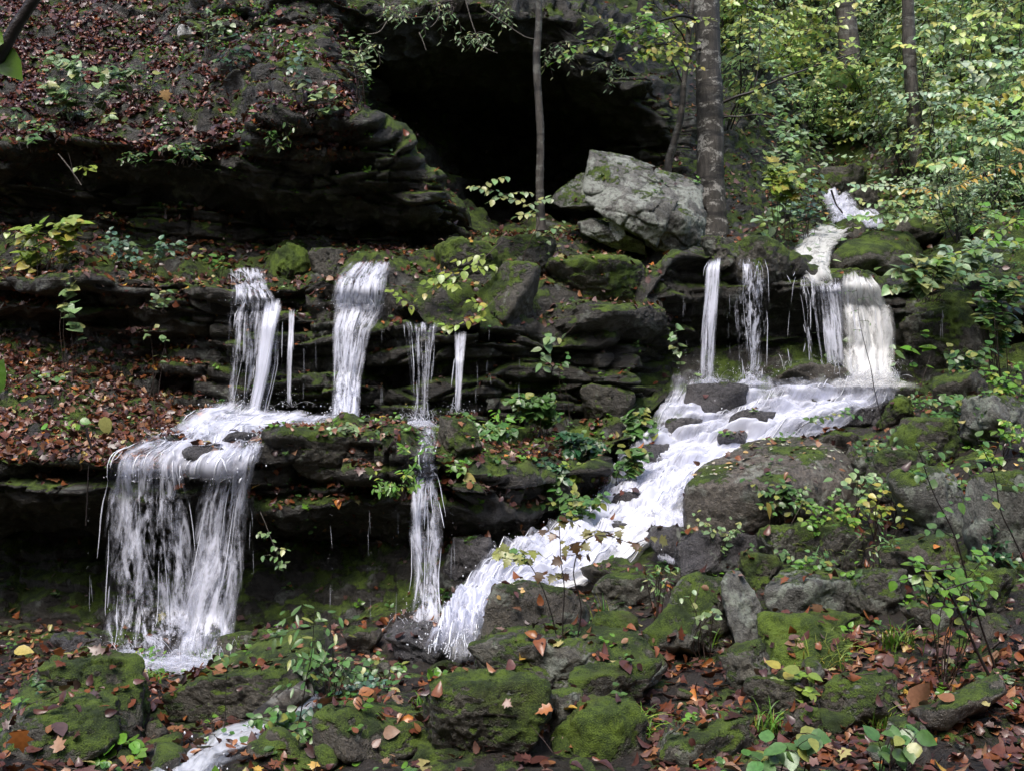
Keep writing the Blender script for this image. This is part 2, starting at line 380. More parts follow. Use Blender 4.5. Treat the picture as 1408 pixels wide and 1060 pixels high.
def ground_z(xy):
    xy = np.atleast_2d(xy); out = np.zeros(len(xy))
    for i in range(0, len(xy), 40000):
        q = xy[i:i + 40000]
        out[i:i + 40000] = _tps(np.linalg.norm(q[:, None] - _gw[None, :, :2], axis=2)) @ _sol[:len(_gw)] + np.c_[np.ones(len(q)), q] @ _sol[len(_gw):]
    return out
gx = np.arange(-9, 9.6, .045); gy = np.r_[np.arange(-6, 2.4, .2), np.arange(2.4, 10.6, .045)]
GX, GY = np.meshgrid(gx, gy, indexing='ij')
_xy = np.c_[GX.ravel(), GY.ravel()]
gz = ground_z(_xy)
_p3 = np.c_[_xy, gz]
gz = gz + .07 * fbm(_p3 * 1.4, 4, 90) + .02 * fbm(_p3 * 7, 3, 94)
GV = np.c_[_xy, gz]
_gi = np.arange(len(GV)).reshape(GX.shape)
GQ = np.stack([_gi[:-1, :-1], _gi[1:, :-1], _gi[1:, 1:], _gi[:-1, 1:]], -1).reshape(-1, 4)
tag(mesh_obj('ground', GV, GQ, M['soil']), kind='structure')
SURF.append((GV, GQ))

# unseen slope added behind the camera to block light from the low sky
_bx = np.linspace(-60, 60, 121); _by = np.linspace(-60, 3, 64)
BX, BY = np.meshgrid(_bx, _by, indexing='ij')
_bd = np.maximum(np.maximum(-BY - 5.5, 0), np.maximum(np.abs(BX) - 8.0, 0))
_bz = -1.75 + .95 * _bd * sstep(0, 6, _bd) + .8 * fbm(np.c_[BX.ravel() * .3, BY.ravel() * .3, 0 * BX.ravel()], 3, 120).reshape(BX.shape) * sstep(0, 4, _bd)
_bz = np.where(_bd <= 0, -2.6, _bz)
_bi = np.arange(BX.size).reshape(BX.shape)
tag(mesh_obj('light_blocking_slope', np.c_[BX.ravel(), BY.ravel(), _bz.ravel()], np.stack([_bi[:-1, :-1], _bi[1:, :-1], _bi[1:, 1:], _bi[:-1, 1:]], -1).reshape(-1, 4), M['soil']), kind='structure')

# ---------------------------------------------------------------- where a line of sight meets the terrain (used to seat rocks and plants on it)
from mathutils.bvhtree import BVHTree
BVH = [BVHTree.FromPolygons(v.tolist(), q.tolist()) for v, q in SURF]
def seat(px, py, ymin=2.0):
    d = Vector(P(px, py, 1.0)).normalized(); best = None
    for b in BVH:
        h = b.ray_cast(d * (ymin / d.y), d)
        if h[0] is not None and (best is None or h[0].y < best.y): best = h[0]
    return None if best is None else np.array(best)
TERR = list(BVH)
def drop(x, y, z):
    best = None
    for b in BVH:
        h = b.ray_cast(Vector((x, y, z)), Vector((0, 0, -1)))
        if h[0] is not None and (best is None or h[0].z > best.z): best = h[0]
    return None if best is None else np.array(best)
# ================================================================ ROCKS
_ico = {}
def ico(n):
    if n not in _ico:
        bm = bmesh.new(); bmesh.ops.create_icosphere(bm, subdivisions=n, radius=1)
        bm.verts.ensure_lookup_table()
        _ico[n] = (np.array([v.co[:] for v in bm.verts]), np.array([[v.index for v in f.verts] for f in bm.faces], np.int32)); bm.free()
    return _ico[n]

def roughen(V, c, D, size, seed, amp, steps=1.0):
    q = V * (1.6 / size) + seed * 3.1
    s = (.35 if steps == 0 else 1) * amp * size * (.052 * fbm(q, 3, seed) + .030 * fbm(q * 3.3, 4, seed + 4)) + .006 * fbm(V * 22, 3, seed + 9)
    if steps > 0 and size > .25:
        f1, f2, cid = worley(q * np.array([1.1, 1.1, 2.0]) + .4 * np.stack([fbm(q, 2, seed + 5), fbm(q, 2, seed + 6), fbm(q, 2, seed + 7)], 1), seed)
        s = s + amp * size * (.030 * cid - .014 * (1 - sstep(0, .07, f2 - f1))) + .008 * fbm(V * 45, 2, seed + 12)
    if steps == 0:
        f1, f2, cid = worley(q * np.array([.9, .9, 1.4]) + .35 * np.stack([fbm(q, 2, seed + 5), fbm(q, 2, seed + 6), fbm(q, 2, seed + 7)], 1), seed)
        s = s + size * (.020 * cid - .018 * (1 - sstep(0, .05, f2 - f1)))
        s = s + .016 * fbm(V * 9, 4, seed + 21)
    # a few ledge-like steps
    zz = V[:, 2] / size * 7 + 1.2 * fbm(q * .7, 2, seed + 2)
    s = s - steps * amp * size * .025 * np.abs(2 * (zz - np.floor(zz)) - 1) ** 6
    return V + D * s[:, None]

def rock(name, label, cat, box, Y, mat, seed, depth=None, p=20, npl=12, amp=1.0, flat=0, group=None, tilt=0, sub=None, hull=None, bury=.22, lift=0.0):
    r = np.random.default_rng(seed + 100)
    x0, y0, x1, y1 = box
    if seed < 200:
        h = seat((x0 + x1) / 2, min(y1, 1060) - .12 * (y1 - y0))
        if h is not None and y1 <= 1062:
            Yn = h[1] - .05 - lift * 1.2
            if abs(Yn - Y) > .12: 0 and print('seat', label[:40], Y, '->', round(Yn, 2))
            Y = Yn
    a, b = P(x0, y1, Y), P(x1, y0, Y)
    W, H = b[0] - a[0], b[2] - a[2]
    if sub is None: sub = 6 if (x1 - x0) > 150 else (5 if (x1 - x0) > 45 else 4)
    D, faces = ico(sub)
    if hull is None:
        n = r.normal(size=(npl, 3)); n /= np.linalg.norm(n, axis=1, keepdims=True)
        n = np.r_[n, [[0, 0, 1], [0, 0, -1]]]
        hgt = np.r_[r.uniform(.62, 1.0, npl), [.62 - .2 * flat, .8]]
        sc = (np.maximum(D @ n.T, 0) / hgt) ** p
        R = (sc.sum(1) + .55 ** p * 0 + 1e-9) ** (-1 / p)
        R = np.minimum(R, 1.45)
        V = D * R[:, None]
        V = (V - V.min(0)) / (V.max(0) - V.min(0)) * 2 - 1
        dep = depth if depth else max(.7 * W, .9 * H) if W < 2.2 * H else .55 * W
        V = V * np.array([W / 2, dep / 2, H / 2 * (1 + bury)])
        if tilt:
            cs, sn = math.cos(tilt), math.sin(tilt)
            x, z = V[:, 0].copy(), V[:, 2].copy(); V[:, 0] = cs * x + sn * z; V[:, 2] = -sn * x + cs * z
            V[:, 0] *= W / np.ptp(V[:, 0]); V[:, 2] *= H * (1 + bury) / np.ptp(V[:, 2])
        c = np.array([(a[0] + b[0]) / 2, Y + dep * .3, b[2] - H / 2 * (1 + bury)])
        V = V - np.array([0, 0, (V[:, 2].max() + V[:, 2].min()) / 2])
    else:
        pts = np.array([P(h[0], h[1], Y + h[2]) for h in hull])
        bm = bmesh.new(); [bm.verts.new(q) for q in pts]
        bmesh.ops.convex_hull(bm, input=bm.verts[:]); bmesh.ops.recalc_face_normals(bm, faces=bm.faces[:])
        bm.normal_update()
        c = pts.mean(0)
        n = np.array([f.normal[:] for f in bm.faces]); d = np.array([f.normal.dot(f.verts[0].co) for f in bm.faces]); bm.free()
        hgt = d - n @ c
        s = np.sign(hgt); n = n * s[:, None]; hgt = np.abs(hgt)
        key, ki = np.unique(np.round(np.c_[n, hgt], 3), axis=0, return_index=True)
        n, hgt = n[ki], np.maximum(hgt[ki], .01)
        pp = p * 2
        sc = (np.maximum(D @ n.T, 0) / hgt) ** pp
        R = (sc.sum(1)) ** (-1 / pp)
        V = D * R[:, None]
        H = np.ptp(V[:, 2]); W = np.ptp(V[:, 0])
    V = V + c
    V = roughen(V, c, D, (W + H) / 2, seed, amp, 0.0 if seed > 200 else .6)
    base = np.array([c[0], c[1], V[:, 2].min()])
    o = mesh_obj(name, V, faces, M[mat], origin=base)
    tag(o, label, cat, group, 'thing' if label else None)
    SURF.append((V, faces))
    return o

ROCKS = [
 # name, label, box, Y, material, seed, kwargs
 ('boulder', 'long blocky moss covered boulder at the foot of the left curtain waterfall', (5,912,208,1022), 5.3, 'mossy', 1, dict(depth=.75, p=14, flat=.4)),
 ('rock_slab', 'low wet grey slab with a brown leaf in the bottom left corner', (-60,985,150,1085), 4.3, 'halfmoss', 2, dict(depth=.7, flat=.5)),
 ('rock_slab', 'broad sloping mossy slab edged with fallen leaves right of the long blocky boulder', (225,905,425,985), 5.6, 'mossy', 3, dict(depth=1.0, tilt=-.15)),
 ('boulder', 'two humped grey brown rock against the dark wall right of the left curtain waterfall', (290,872,414,922), 6.3, 'brown', 4, dict(p=5, depth=.35)),
 ('boulder', 'small reddish grey rock under the dark lower ledge', (470,865,524,902), 6.4, 'brown', 5, {}),
 ('boulder', 'low dark wet rock splashed at the foot of the narrow waterfall', (520,866,634,910), 6.35, 'wet', 6, dict(depth=.5, tilt=.1)),
 ('boulder', 'tall humped boulder speckled with fallen leaflets beside the white rapids', (650,793,800,920), 5.95, 'brown', 7, dict(hull=[(644,930,0),(650,900,-.1),(682,806,-.05),(700,795,.1),(745,797,.1),(790,818,.1),(808,835,.3),(812,925,.1),(740,935,-.3),(690,925,-.25),(710,800,.5),(660,900,.5),(800,850,.6),(800,930,.5)])),
 ('boulder', 'brown angular boulder with one sharp ridge near the bottom edge', (430,958,548,1040), 4.75, 'brown', 8, dict(hull=[(425,1045,0),(428,985,0),(445,962,.1),(500,960,.15),(548,1008,.1),(545,1045,0),(480,1050,-.2),(470,975,-.1),(470,970,.5),(530,1010,.5),(440,1040,.5),(540,1050,.5)])),
 ('boulder', 'small round green mossy stone beside the brown angular boulder', (524,1000,592,1040), 4.6, 'mossy', 9, {}),
 ('boulder', 'long rounded mossy boulder with a pale lichen patch in the lower middle', (578,925,765,1035), 4.9, 'mossy', 10, dict(depth=.55, tilt=-.08)),
 ('rock_slab', 'flat grey green bedrock slab behind the long rounded mossy boulder', (640,886,910,955), 5.5, 'halfmoss', 11, dict(depth=.8, flat=.5, tilt=-.05)),
 ('boulder', 'low mossy stone cut by the bottom edge left of the green dome', (566,1030,695,1085), 4.25, 'mossy', 12, {}),
 ('boulder', 'large bright green mossy dome cut by the bottom edge', (742,966,890,1085), 4.3, 'moss', 13, dict(p=6, tilt=-.15)),
 ('boulder', 'small mossy stone with pale lichen wedged behind the green dome', (750,955,805,1020), 4.75, 'halfmoss', 14, {}),
 ('boulder', 'green topped block with a flat grey end behind the green dome', (785,917,922,980), 5.0, 'mossy', 15, dict(p=14, flat=.3, tilt=-.1)),
 ('rock_slab', 'smooth grey green slab sloping out of the bottom edge right of the dome', (885,990,1050,1090), 4.2, 'halfmoss', 16, dict(tilt=-.3)),
 ('boulder', 'small rounded mossy rock left of the dark triangular boulder', (808,845,880,895), 6.1, 'mossy', 17, dict(p=6)),
 ('boulder', 'rock with a black hollow beneath it in the ferns above the small rounded rock', (815,792,900,842), 6.4, 'halfmoss', 18, dict(flat=.3)),
 ('boulder', 'dark triangular boulder leaning up to the right', (870,788,1020,895), 6.0, 'halfmoss', 19, dict(hull=[(865,900,0),(880,870,-.1),(930,800,0),(960,788,.1),(1005,800,.1),(1020,895,0),(960,905,-.25),(940,890,-.3),(950,800,.5),(1010,890,.5),(880,900,.5)])),
 ('rock_slab', 'narrow leaning slab spotted with white lichen beside the dark triangular boulder', (990,782,1068,890), 5.9, 'grey', 20, dict(hull=[(990,800,0),(1000,782,.1),(1015,785,.1),(1068,860,0),(1066,888,-.05),(1015,892,-.15),(1000,850,-.1),(1010,790,.4),(1060,870,.4),(1010,890,.4)])),
 ('boulder', 'flat topped grey block with lichen on its front face on the right bank', (1048,773,1182,862), 6.1, 'grey', 21, dict(hull=[(1050,812,0),(1058,850,-.02),(1110,862,-.05),(1165,848,.0),(1178,795,.05),(1150,776,.45),(1085,778,.4),(1060,800,.3),(1108,800,-.1),(1165,860,.5),(1060,860,.4)], p=12)),
 ('boulder', 'rounded grey block with a pale split edge touching the flat topped block', (1163,783,1252,850), 6.2, 'halfmoss', 22, dict(p=10)),
 ('boulder', 'thick bright mossy mound under the flat topped block', (1058,858,1205,925), 5.45, 'moss', 23, dict(p=6, depth=.5)),
 ('rock_slab', 'thin mossy slab between the mossy mound and the flat topped block', (1080,846,1205,874), 5.75, 'mossy', 24, dict(flat=.4)),
 ('rock_slab', 'grey slab tilted up to the right left of the mossy mound', (1000,886,1075,950), 5.2, 'halfmoss', 25, dict(tilt=-.4)),
 ('boulder', 'dark mossy stone among leaves below the tilted grey slab', (1028,932,1128,985), 4.85, 'mossy', 26, dict(flat=.3)),
 ('rock_slab', 'dark flat rock with a muddy leaf strewn top near the bottom right', (1132,938,1250,1000), 4.75, 'brown', 27, dict(flat=.5, p=12)),
 ('rock_slab', 'tilted brown slab lifting to the right in the bottom right leaves', (1240,922,1378,1004), 4.7, 'brown', 28, dict(hull=[(1240,975,0),(1275,1000,-.1),(1300,1006,-.1),(1378,955,0),(1370,925,.15),(1265,965,.15),(1300,975,-.15),(1250,1000,.4),(1370,960,.5)])),
 ('boulder', 'small round mossy stone below the dark flat rock', (1075,975,1135,1022), 4.55, 'mossy', 29, {}),
 ('boulder', 'small grey round stone at the bottom edge under the tilted brown slab', (1218,998,1285,1060), 4.35, 'brown', 30, {}),
 ('boulder', 'largest smooth brown boulder with green shoulders between the rapids and the right bank', (930,590,1182,745), 7.35, 'smooth', 31, dict(hull=[(932,668,0),(935,720,.0),(960,752,-.05),(1050,742,-.1),(1070,735,-.2),(1165,700,0),(1182,650,.2),(1160,612,.5),(1110,595,.8),(1030,598,.8),(985,622,.5),(1075,668,-.35),(1110,625,.1),(960,660,-.1),(1050,745,.9),(1170,720,.9),(945,730,.6)], p=10, amp=.5)),
 ('rock_slab', 'dark undercut slab below the largest smooth brown boulder', (935,735,1060,790), 7.2, 'wet', 32, dict(flat=.3)),
 ('boulder', 'small green mossy stone above the leaning lichen slab', (1022,763,1080,812), 6.5, 'mossy', 33, {}),
 ('boulder', 'rounded mossy rock behind the grassy heap on the right bank', (1198,620,1288,685), 7.8, 'mossy', 34, dict(p=7)),
 ('boulder', 'big pale grey rock half hidden by leafy stems at the right edge', (1235,640,1350,745), 7.2, 'grey', 35, dict(p=8)),
 ('boulder', 'grey rock with dark moss cut by the right edge below the hillside', (1335,650,1450,770), 6.9, 'grey', 36, {}),
 ('rock_slab', 'tan flat slab tilted towards the stream under the leafy stems', (1228,735,1335,800), 6.6, 'brown', 37, dict(tilt=-.25, flat=.3)),
 ('boulder', 'mossy block standing in leaf litter near the right edge', (1318,783,1405,848), 6.4, 'mossy', 38, dict(p=14)),
 ('boulder', 'small bright mossy hump beside the foot of the thick white waterfall', (1212,546,1268,585), 9.3, 'moss', 39, dict(p=5)),
 ('boulder', 'mossy sloping rock under the dark ledge right of the thick white waterfall', (1285,508,1385,580), 8.9, 'mossy', 40, dict(tilt=-.25)),
 ('boulder', 'grey rock cut by the right edge above the grassy bank', (1335,545,1440,610), 8.3, 'grey', 41, {}),
 ('boulder', 'wet brown rock standing in front of the two right hand waterfalls', (1068,495,1168,542), 9.95, 'brown', 42, dict(tilt=.15, p=7)),
 ('boulder', 'small wet rock washed over by foam above the largest boulder', (1162,560,1214,590), 9.55, 'wet', 43, {}),
 ('boulder', 'very broad dark mossy ledge block with dripping front right of the thick white waterfall', (1222,392,1395,510), 10.5, 'mossy', 44, dict(p=9, depth=1.2, sub=6)),
 ('boulder', 'big mossy boulder with a round pale lichen patch beside the upper stream', (1134,315,1280,385), 12.2, 'mossy', 45, dict(hull=[(1134,355,0),(1140,382,0),(1260,385,0),(1280,350,.2),(1255,318,.3),(1200,316,.3),(1160,325,.1),(1200,350,-.3),(1150,380,.8),(1265,380,.8),(1210,318,.8)], p=6)),
 ('rock_slab', 'flat mossy slab under the boulder with the round lichen patch', (1138,370,1222,396), 11.6, 'mossy', 46, dict(flat=.3)),
 ('boulder', 'dark green rock above the uppermost white water', (1128,226,1195,268), 16.5, 'mossy', 47, {}),
 ('boulder', 'small dark stone splitting the uppermost white water', (1150,296,1192,335), 14.0, 'mossy', 48, dict(p=6)),
 ('boulder', 'pair topped dark stone right of the uppermost white water', (1170,254,1218,292), 15.2, 'mossy', 49, {}),
 ('boulder', 'long low dark rock lying on the slope right of the upper stream', (1215,293,1365,335), 13.3, 'mossy', 50, dict(flat=.2)),
 ('boulder', 'rounded mossy rock between the tree foot and the upper stream', (1000,325,1095,378), 11.2, 'mossy', 51, dict(p=6)),
 ('boulder', 'small mossy rock at the foot of the blotchy tree trunk', (966,325,1012,362), 11.0, 'mossy', 52, {}),
 ('rock_slab', 'bright mossy slab with pale pebbly crust under the white boulder', (742,356,908,416), 10.0, 'moss', 53, dict(depth=1.2, p=7, flat=.2)),
 ('rock_slab', 'dark brown thick slab beneath the bright mossy slab', (745,412,918,458), 10.0, 'cliff', 54, dict(depth=1.0, p=7, flat=.3)),
 ('boulder', 'low bright mossy mound right of the second waterfall top', (592,328,690,378), 10.9, 'moss', 55, dict(p=5)),
 ('boulder', 'round dark green mossy mound below the thin tree', (672,318,764,372), 10.9, 'mossy', 56, dict(p=5)),
 ('boulder', 'bright green mossy hump above the double left waterfall', (364,334,430,384), 10.6, 'moss', 57, dict(p=5)),
 ('boulder', 'dark mossy stone right of the bright green hump', (424,340,474,380), 10.7, 'mossy', 58, {}),
 ('boulder', 'mossy stone among leaves left of the mossy slabs', (655,362,745,440), 10.2, 'mossy', 59, {}),
 ('boulder', 'small brown stone in leaves right of the thin mossy slab', (1242,834,1305,866), 6.0, 'brown', 60, dict(flat=.3)),
 ('boulder', 'black wet stone left of the curtain waterfall foot', (66,876,145,918), 6.8, 'wet', 61, {}),
 ('boulder', 'single small pale square stone on the dark upper left slope', (243,35,267,50), 10.9, 'pale', 62, dict(p=20, amp=.3)),
 ('boulder', 'grassy green heap of stone right below the largest boulder', (1095,722,1195,780), 6.9, 'mossy', 63, {}),
 ('boulder', 'mossy stone between the largest boulder and the grassy heap', (1042,722,1108,772), 6.9, 'halfmoss', 64, {}),
 ('boulder', 'dark mossy rock resting on the crest of the largest boulder', (1112,598,1195,650), 8.0, 'mossy', 65, dict(flat=.2)),
 ('boulder', 'pointed dark stone behind the right shoulder of the largest boulder', (1170,612,1218,662), 7.8, 'halfmoss', 66, {}),
 ('boulder', 'mossy rock under the leafy sprig at the right end of the foam', (1225,575,1325,640), 8.4, 'mossy', 67, {}),
 ('boulder', 'mossy bedrock lump carrying plants at the left end of the lower middle ledge', (352,588,560,655), 7.7, 'mossy', 68, dict(depth=.8, flat=.2, p=7)),
 ('boulder', 'moss cushion stone between the narrow waterfall and the ivy', (600,575,665,625), 8.4, 'mossy', 69, {}),
 ('boulder', 'green mossy stone at the back of the ledge right of the ivy', (800,530,872,570), 9.2, 'mossy', 70, dict(flat=.2)),
 ('boulder', 'dark glistening rock jutting right of the narrow waterfall', (600,738,690,800), 7.35, 'wet', 71, dict(flat=.2)),
 ('boulder', 'green ferny rock beside the right lobe of the rapids', (800,775,900,815), 6.8, 'mossy', 72, {}),
]
for nm, lab, box, Y, mat, seed, kw in ROCKS:
    rock(nm, lab, 'rock' if nm == 'boulder' else 'slab', box, Y, mat, seed, **kw)

for k, (px, py, w) in enumerate([(985,552,70),(1078,560,56),(1035,582,50),(938,588,44),(905,622,40),(1128,556,40),(868,690,40),(925,742,50),(1010,604,36),(850,730,36),(960,560,30),(1100,578,30)]):
    rock('stone', 'wet black stone breaking the foam of the rapids', 'rock', (px - int(w * .65), py - w // 3, px + int(w * .65), py + w // 3), 9, 'wet', 120 + k, p=7, sub=4, depth=.3, group='wet stones standing in the rapids', lift=.20)

for k, (px, py, w) in enumerate([(278,632,56),(240,612,36),(322,606,34)]):
    rock('stone', 'dark wet stone parting the water on the lower left ledge', 'rock', (px - int(w * .65), py - w // 3, px + int(w * .65), py + w // 3), 8, 'wet', 150 + k, p=9, sub=4, depth=.3, group='wet stones on the lower left ledge', lift=.30)

# the white lichen covered boulder: two masses of one fallen block
wb = empty('boulder', P(870, 350, 11.2)); tag(wb, 'huge white lichen covered boulder tilted under the blotchy tree', 'rock')
def wb_part(name, hull, seed, mat='white', p=12, Y=10.7, amp=1.0):
    o = rock(name, None, None, (800, 205, 970, 350), Y, mat, seed, hull=hull, p=p, sub=6, amp=amp)
    w = np.array(o.location); o.parent = wb; o.location = [float(a) for a in (w - np.array(wb.location))]
    return o
wb_part('cap_block', [(812,205,.25),(800,258,.2),(806,268,.05),(850,262,-.02),(905,270,.0),(955,288,.1),(972,292,.2),(968,258,.35),(955,246,.5),(900,228,.5),(850,214,.4),(830,225,1.0),(955,262,1.1),(960,300,1.0),(820,280,.9)], 201, p=22)
wb_part('face_block', [(801,262,.12),(804,280,.02),(838,290,-.12),(866,320,-.18),(905,344,-.12),(912,318,-.22),(935,276,-.14),(880,258,-.02),(830,252,.05),(880,285,-.25),(820,270,.8),(930,290,.9),(905,340,.8)], 202, p=22)
wb_part('end_block', [(905,345,.02),(935,347,.0),(968,340,.12),(973,290,.2),(945,272,.05),(915,286,-.12),(893,312,-.12),(884,332,-.05),(940,300,-.16),(970,330,.9),(900,340,.9),(950,280,.9)], 203, p=22)
wb_part('left_shoulder', [(752,278,.45),(775,256,.5),(800,238,.6),(830,250,.5),(840,285,.3),(800,284,.25),(770,286,.35),(765,270,.9),(830,250,1.0),(830,290,1.0)], 204, mat='grey', p=18)
wb_part('lower_lip', [(796,306,.08),(800,322,.08),(850,345,.10),(890,351,.15),(884,332,.0),(858,322,-.06),(840,318,.0),(812,300,.08),(805,315,.8),(885,345,.9),(850,310,.8)], 205, p=18)
wb_part('wedge', [(836,318,.0),(840,295,-.02),(852,302,-.08),(862,325,-.08),(850,332,-.02),(845,310,.3),(858,325,.3)], 206, mat='pale', p=22)

# small stones: nothing tells them apart
_sm = []
for k in range(4):
    D, Fc = ico(3); r = np.random.default_rng(300 + k)
    n = r.normal(size=(9, 3)); n /= np.linalg.norm(n, axis=1, keepdims=True)
    R = ((np.maximum(D @ n.T, 0) / r.uniform(.6, 1, 9)) ** 8).sum(1) + 1e-6
    V = D * np.minimum(R ** (-1 / 8), 1.3)[:, None] * np.array([1, .8, .6]); V = V + D * (.08 * fbm(D * 2.5, 3, k))[:, None]
    _sm.append((V, Fc))
_srng = np.random.default_rng(77)
_spots = []
for k in range(70):
    px, py = _srng.uniform(0, 1408), _srng.uniform(915, 1060)
    if px > 900: py = _srng.uniform(720, 1060)
    _spots.append((px, py))
_protos = {}
SMALL = []
for k, (px, py) in enumerate(_spots):
    # where the line of sight meets the ground
    Ys = np.linspace(3.6, 9.5, 120); pts = np.array([P(px, py, y) for y in Ys]); gzv = ground_z(pts[:, :2])
    hit = np.argmax(pts[:, 2] < gzv)
    if hit == 0: continue
    q = pts[hit]; s = _srng.uniform(.04, .11)
    V, Fc = _sm[k % 4]
    mt = ['mossy', 'halfmoss', 'brown', 'mossy'][(k // 4) % 4]
    if (k % 4, mt) not in _protos:
        o = mesh_obj('stone', V, Fc, M[mt]); _protos[(k % 4, mt)] = o
    else:
        o = _protos[(k % 4, mt)].copy(); COL.objects.link(o)
    o.location = (q[0], q[1], q[2] + .1 * s); o.scale = (s, s, s); o.rotation_euler = (_srng.uniform(-.3, .3), _srng.uniform(-.3, .3), _srng.uniform(0, 6.3))
    tag(o, 'fist sized loose stone half buried in the leaf litter of the bank', 'stone', 'small loose stones in the foreground')
    SMALL.append(o)
# ================================================================ WATER
def water_material(name, seed, thr=.5, su=20, sv=1.6, soft=.12, body=0.0, white=(.81, .83, .95), edge=.25, amax=.95, ug=0.0):
    """White water: streaks along the flow, see-through between them. UV 'flow' is in metres (across, along), UV 'edge' in 0..1."""
    t = NT(name)
    uv = t.n('ShaderNodeUVMap', uv_map='flow').outputs[0]; ev = t.n('ShaderNodeUVMap', uv_map='edge').outputs[0]
    n1 = t.noise(t.scale(uv, (su, sv, 1), (seed * 3.7, seed * 1.9, 0)), 1.0, 5, .62, 1.1)
    n2 = t.noise(t.scale(uv, (su * 2.4, sv * 4, 1), (seed * 1.7, seed * 5.9, 0)), 1.0, 3, .6, .3)
    n4 = t.noise(t.scale(uv, (46, 20, 1), (seed * 2.3, seed * 4.1, 0)), 1.0, 3, .65, .4)
    n3 = t.noise(t.scale(uv, (su * .28, sv * .5, 1), (seed * 8.7, seed, 0)), 1.0, 3, .5, .3)
    a = t.math('ADD', t.math('ADD', t.math('ADD', t.math('MULTIPLY', n1, .46), t.math('MULTIPLY', n4, .12)), t.math('MULTIPLY', n2, .12)), t.math('MULTIPLY', n3, .30))
    x = t.n('ShaderNodeSeparateXYZ'); t.set(x.inputs[0], ev)
    if ug: a = t.math('ADD', a, t.math('MULTIPLY', t.math('SUBTRACT', x.outputs[0], .55), ug))
    e = t.math('MINIMUM', x.outputs[0], t.math('SUBTRACT', 1, x.outputs[0]))
    e = t.math('ADD', e, t.math('MULTIPLY', t.math('SUBTRACT', n1, .5), .3))
    ef = t.maprange(e, -.02, edge)
    v = t.math('MINIMUM', t.maprange(t.math('ADD', x.outputs[1], t.math('MULTIPLY', t.math('SUBTRACT', n1, .5), .14)), -.01, .09), t.maprange(x.outputs[1], 1, .88))
    al = t.maprange(a, thr - soft, thr + soft * .8)
    al = t.math('MAXIMUM', al, body)
    al = t.math('MULTIPLY', t.math('MULTIPLY', al, ef), t.math('MULTIPLY', v, amax))
    c = t.mix(t.maprange(a, thr - .1, thr + .2), tuple(w * .72 for w in white), white)
    p = t.principled(c, .35, t.bump(a, .5, .03), .5)
    tl = t.n('ShaderNodeBsdfTranslucent'); t.set(tl.inputs[0], c)
    m0 = t.n('ShaderNodeMixShader'); m0.inputs[0].default_value = .3
    t.t.links.new(p, m0.inputs[1]); t.t.links.new(tl.outputs[0], m0.inputs[2])
    tp = t.n('ShaderNodeBsdfTransparent')
    m = t.n('ShaderNodeMixShader'); t.set(m.inputs[0], al)
    t.t.links.new(tp.outputs[0], m.inputs[1]); t.t.links.new(m0.outputs[0], m.inputs[2])
    return t.done(m.outputs[0])

def foam_material():
    t = NT('water_drops')
    return t.done(t.principled((.84, .86, .92), .25, None, .5, alpha=.8))
M['drops'] = foam_material()
def jet_material():
    t = NT('thin_water')
    return t.done(t.principled((.80, .82, .90), .15, None, .6, alpha=.5))
M['jet'] = jet_material()

def cat(ctrl, n):
    """Catmull-Rom through control rows (k x m x 3) -> n rows, and the row parameter."""
    ctrl = np.asarray(ctrl, float); k = len(ctrl)
    q = np.linspace(0, k - 1, n); i = np.clip(q.astype(int), 0, k - 2); t = (q - i)
    t = t.reshape(-1, *([1] * (ctrl.ndim - 1)))
    p0, p1, p2, p3 = ctrl[np.maximum(i - 1, 0)], ctrl[i], ctrl[i + 1], ctrl[np.minimum(i + 2, k - 1)]
    return .5 * (2 * p1 + (p2 - p0) * t + (2 * p0 - 5 * p1 + 4 * p2 - p3) * t * t + (3 * p1 - p0 - 3 * p2 + p3) * t ** 3)

def clear(rows, gap=.05, m=13):
    """Keep the water in front of the rock it runs over: resample the rows and pull each one clear of the terrain."""
    A = np.array(rows, float)                                    # k x 2 x (px, py, Y)
    q = np.linspace(0, len(A) - 1, max(m, len(A))); i = np.clip(q.astype(int), 0, len(A) - 2); t = (q - i)[:, None, None]
    B = A[i] * (1 - t) + A[i + 1] * t
    need = np.zeros(len(B))
    for k, (l, r) in enumerate(B):
        for u in (.04, .27, .5, .73, .96):
            px, py, Y = l * (1 - u) + r * u
            d = Vector(P(px, py, 1.0)).normalized(); ys = [h[0].y for h in (t_.ray_cast(d * (2 / d.y), d) for t_ in TERR) if h[0] is not None]
            need[k] = max([need[k]] + [min(Y - y + gap, .6) for y in ys])
    pad = np.r_[need[:1], need, need[-1:]]; mx = np.maximum(np.maximum(pad[:-2], pad[1:-1]), pad[2:])
    pad = np.r_[mx[:1], mx, mx[-1:]]; need = (pad[:-2] + 2 * pad[1:-1] + pad[2:]) / 4
    B[:, :, 2] -= need[:, None]
    return [(tuple(x[0]), tuple(x[1])) for x in B]

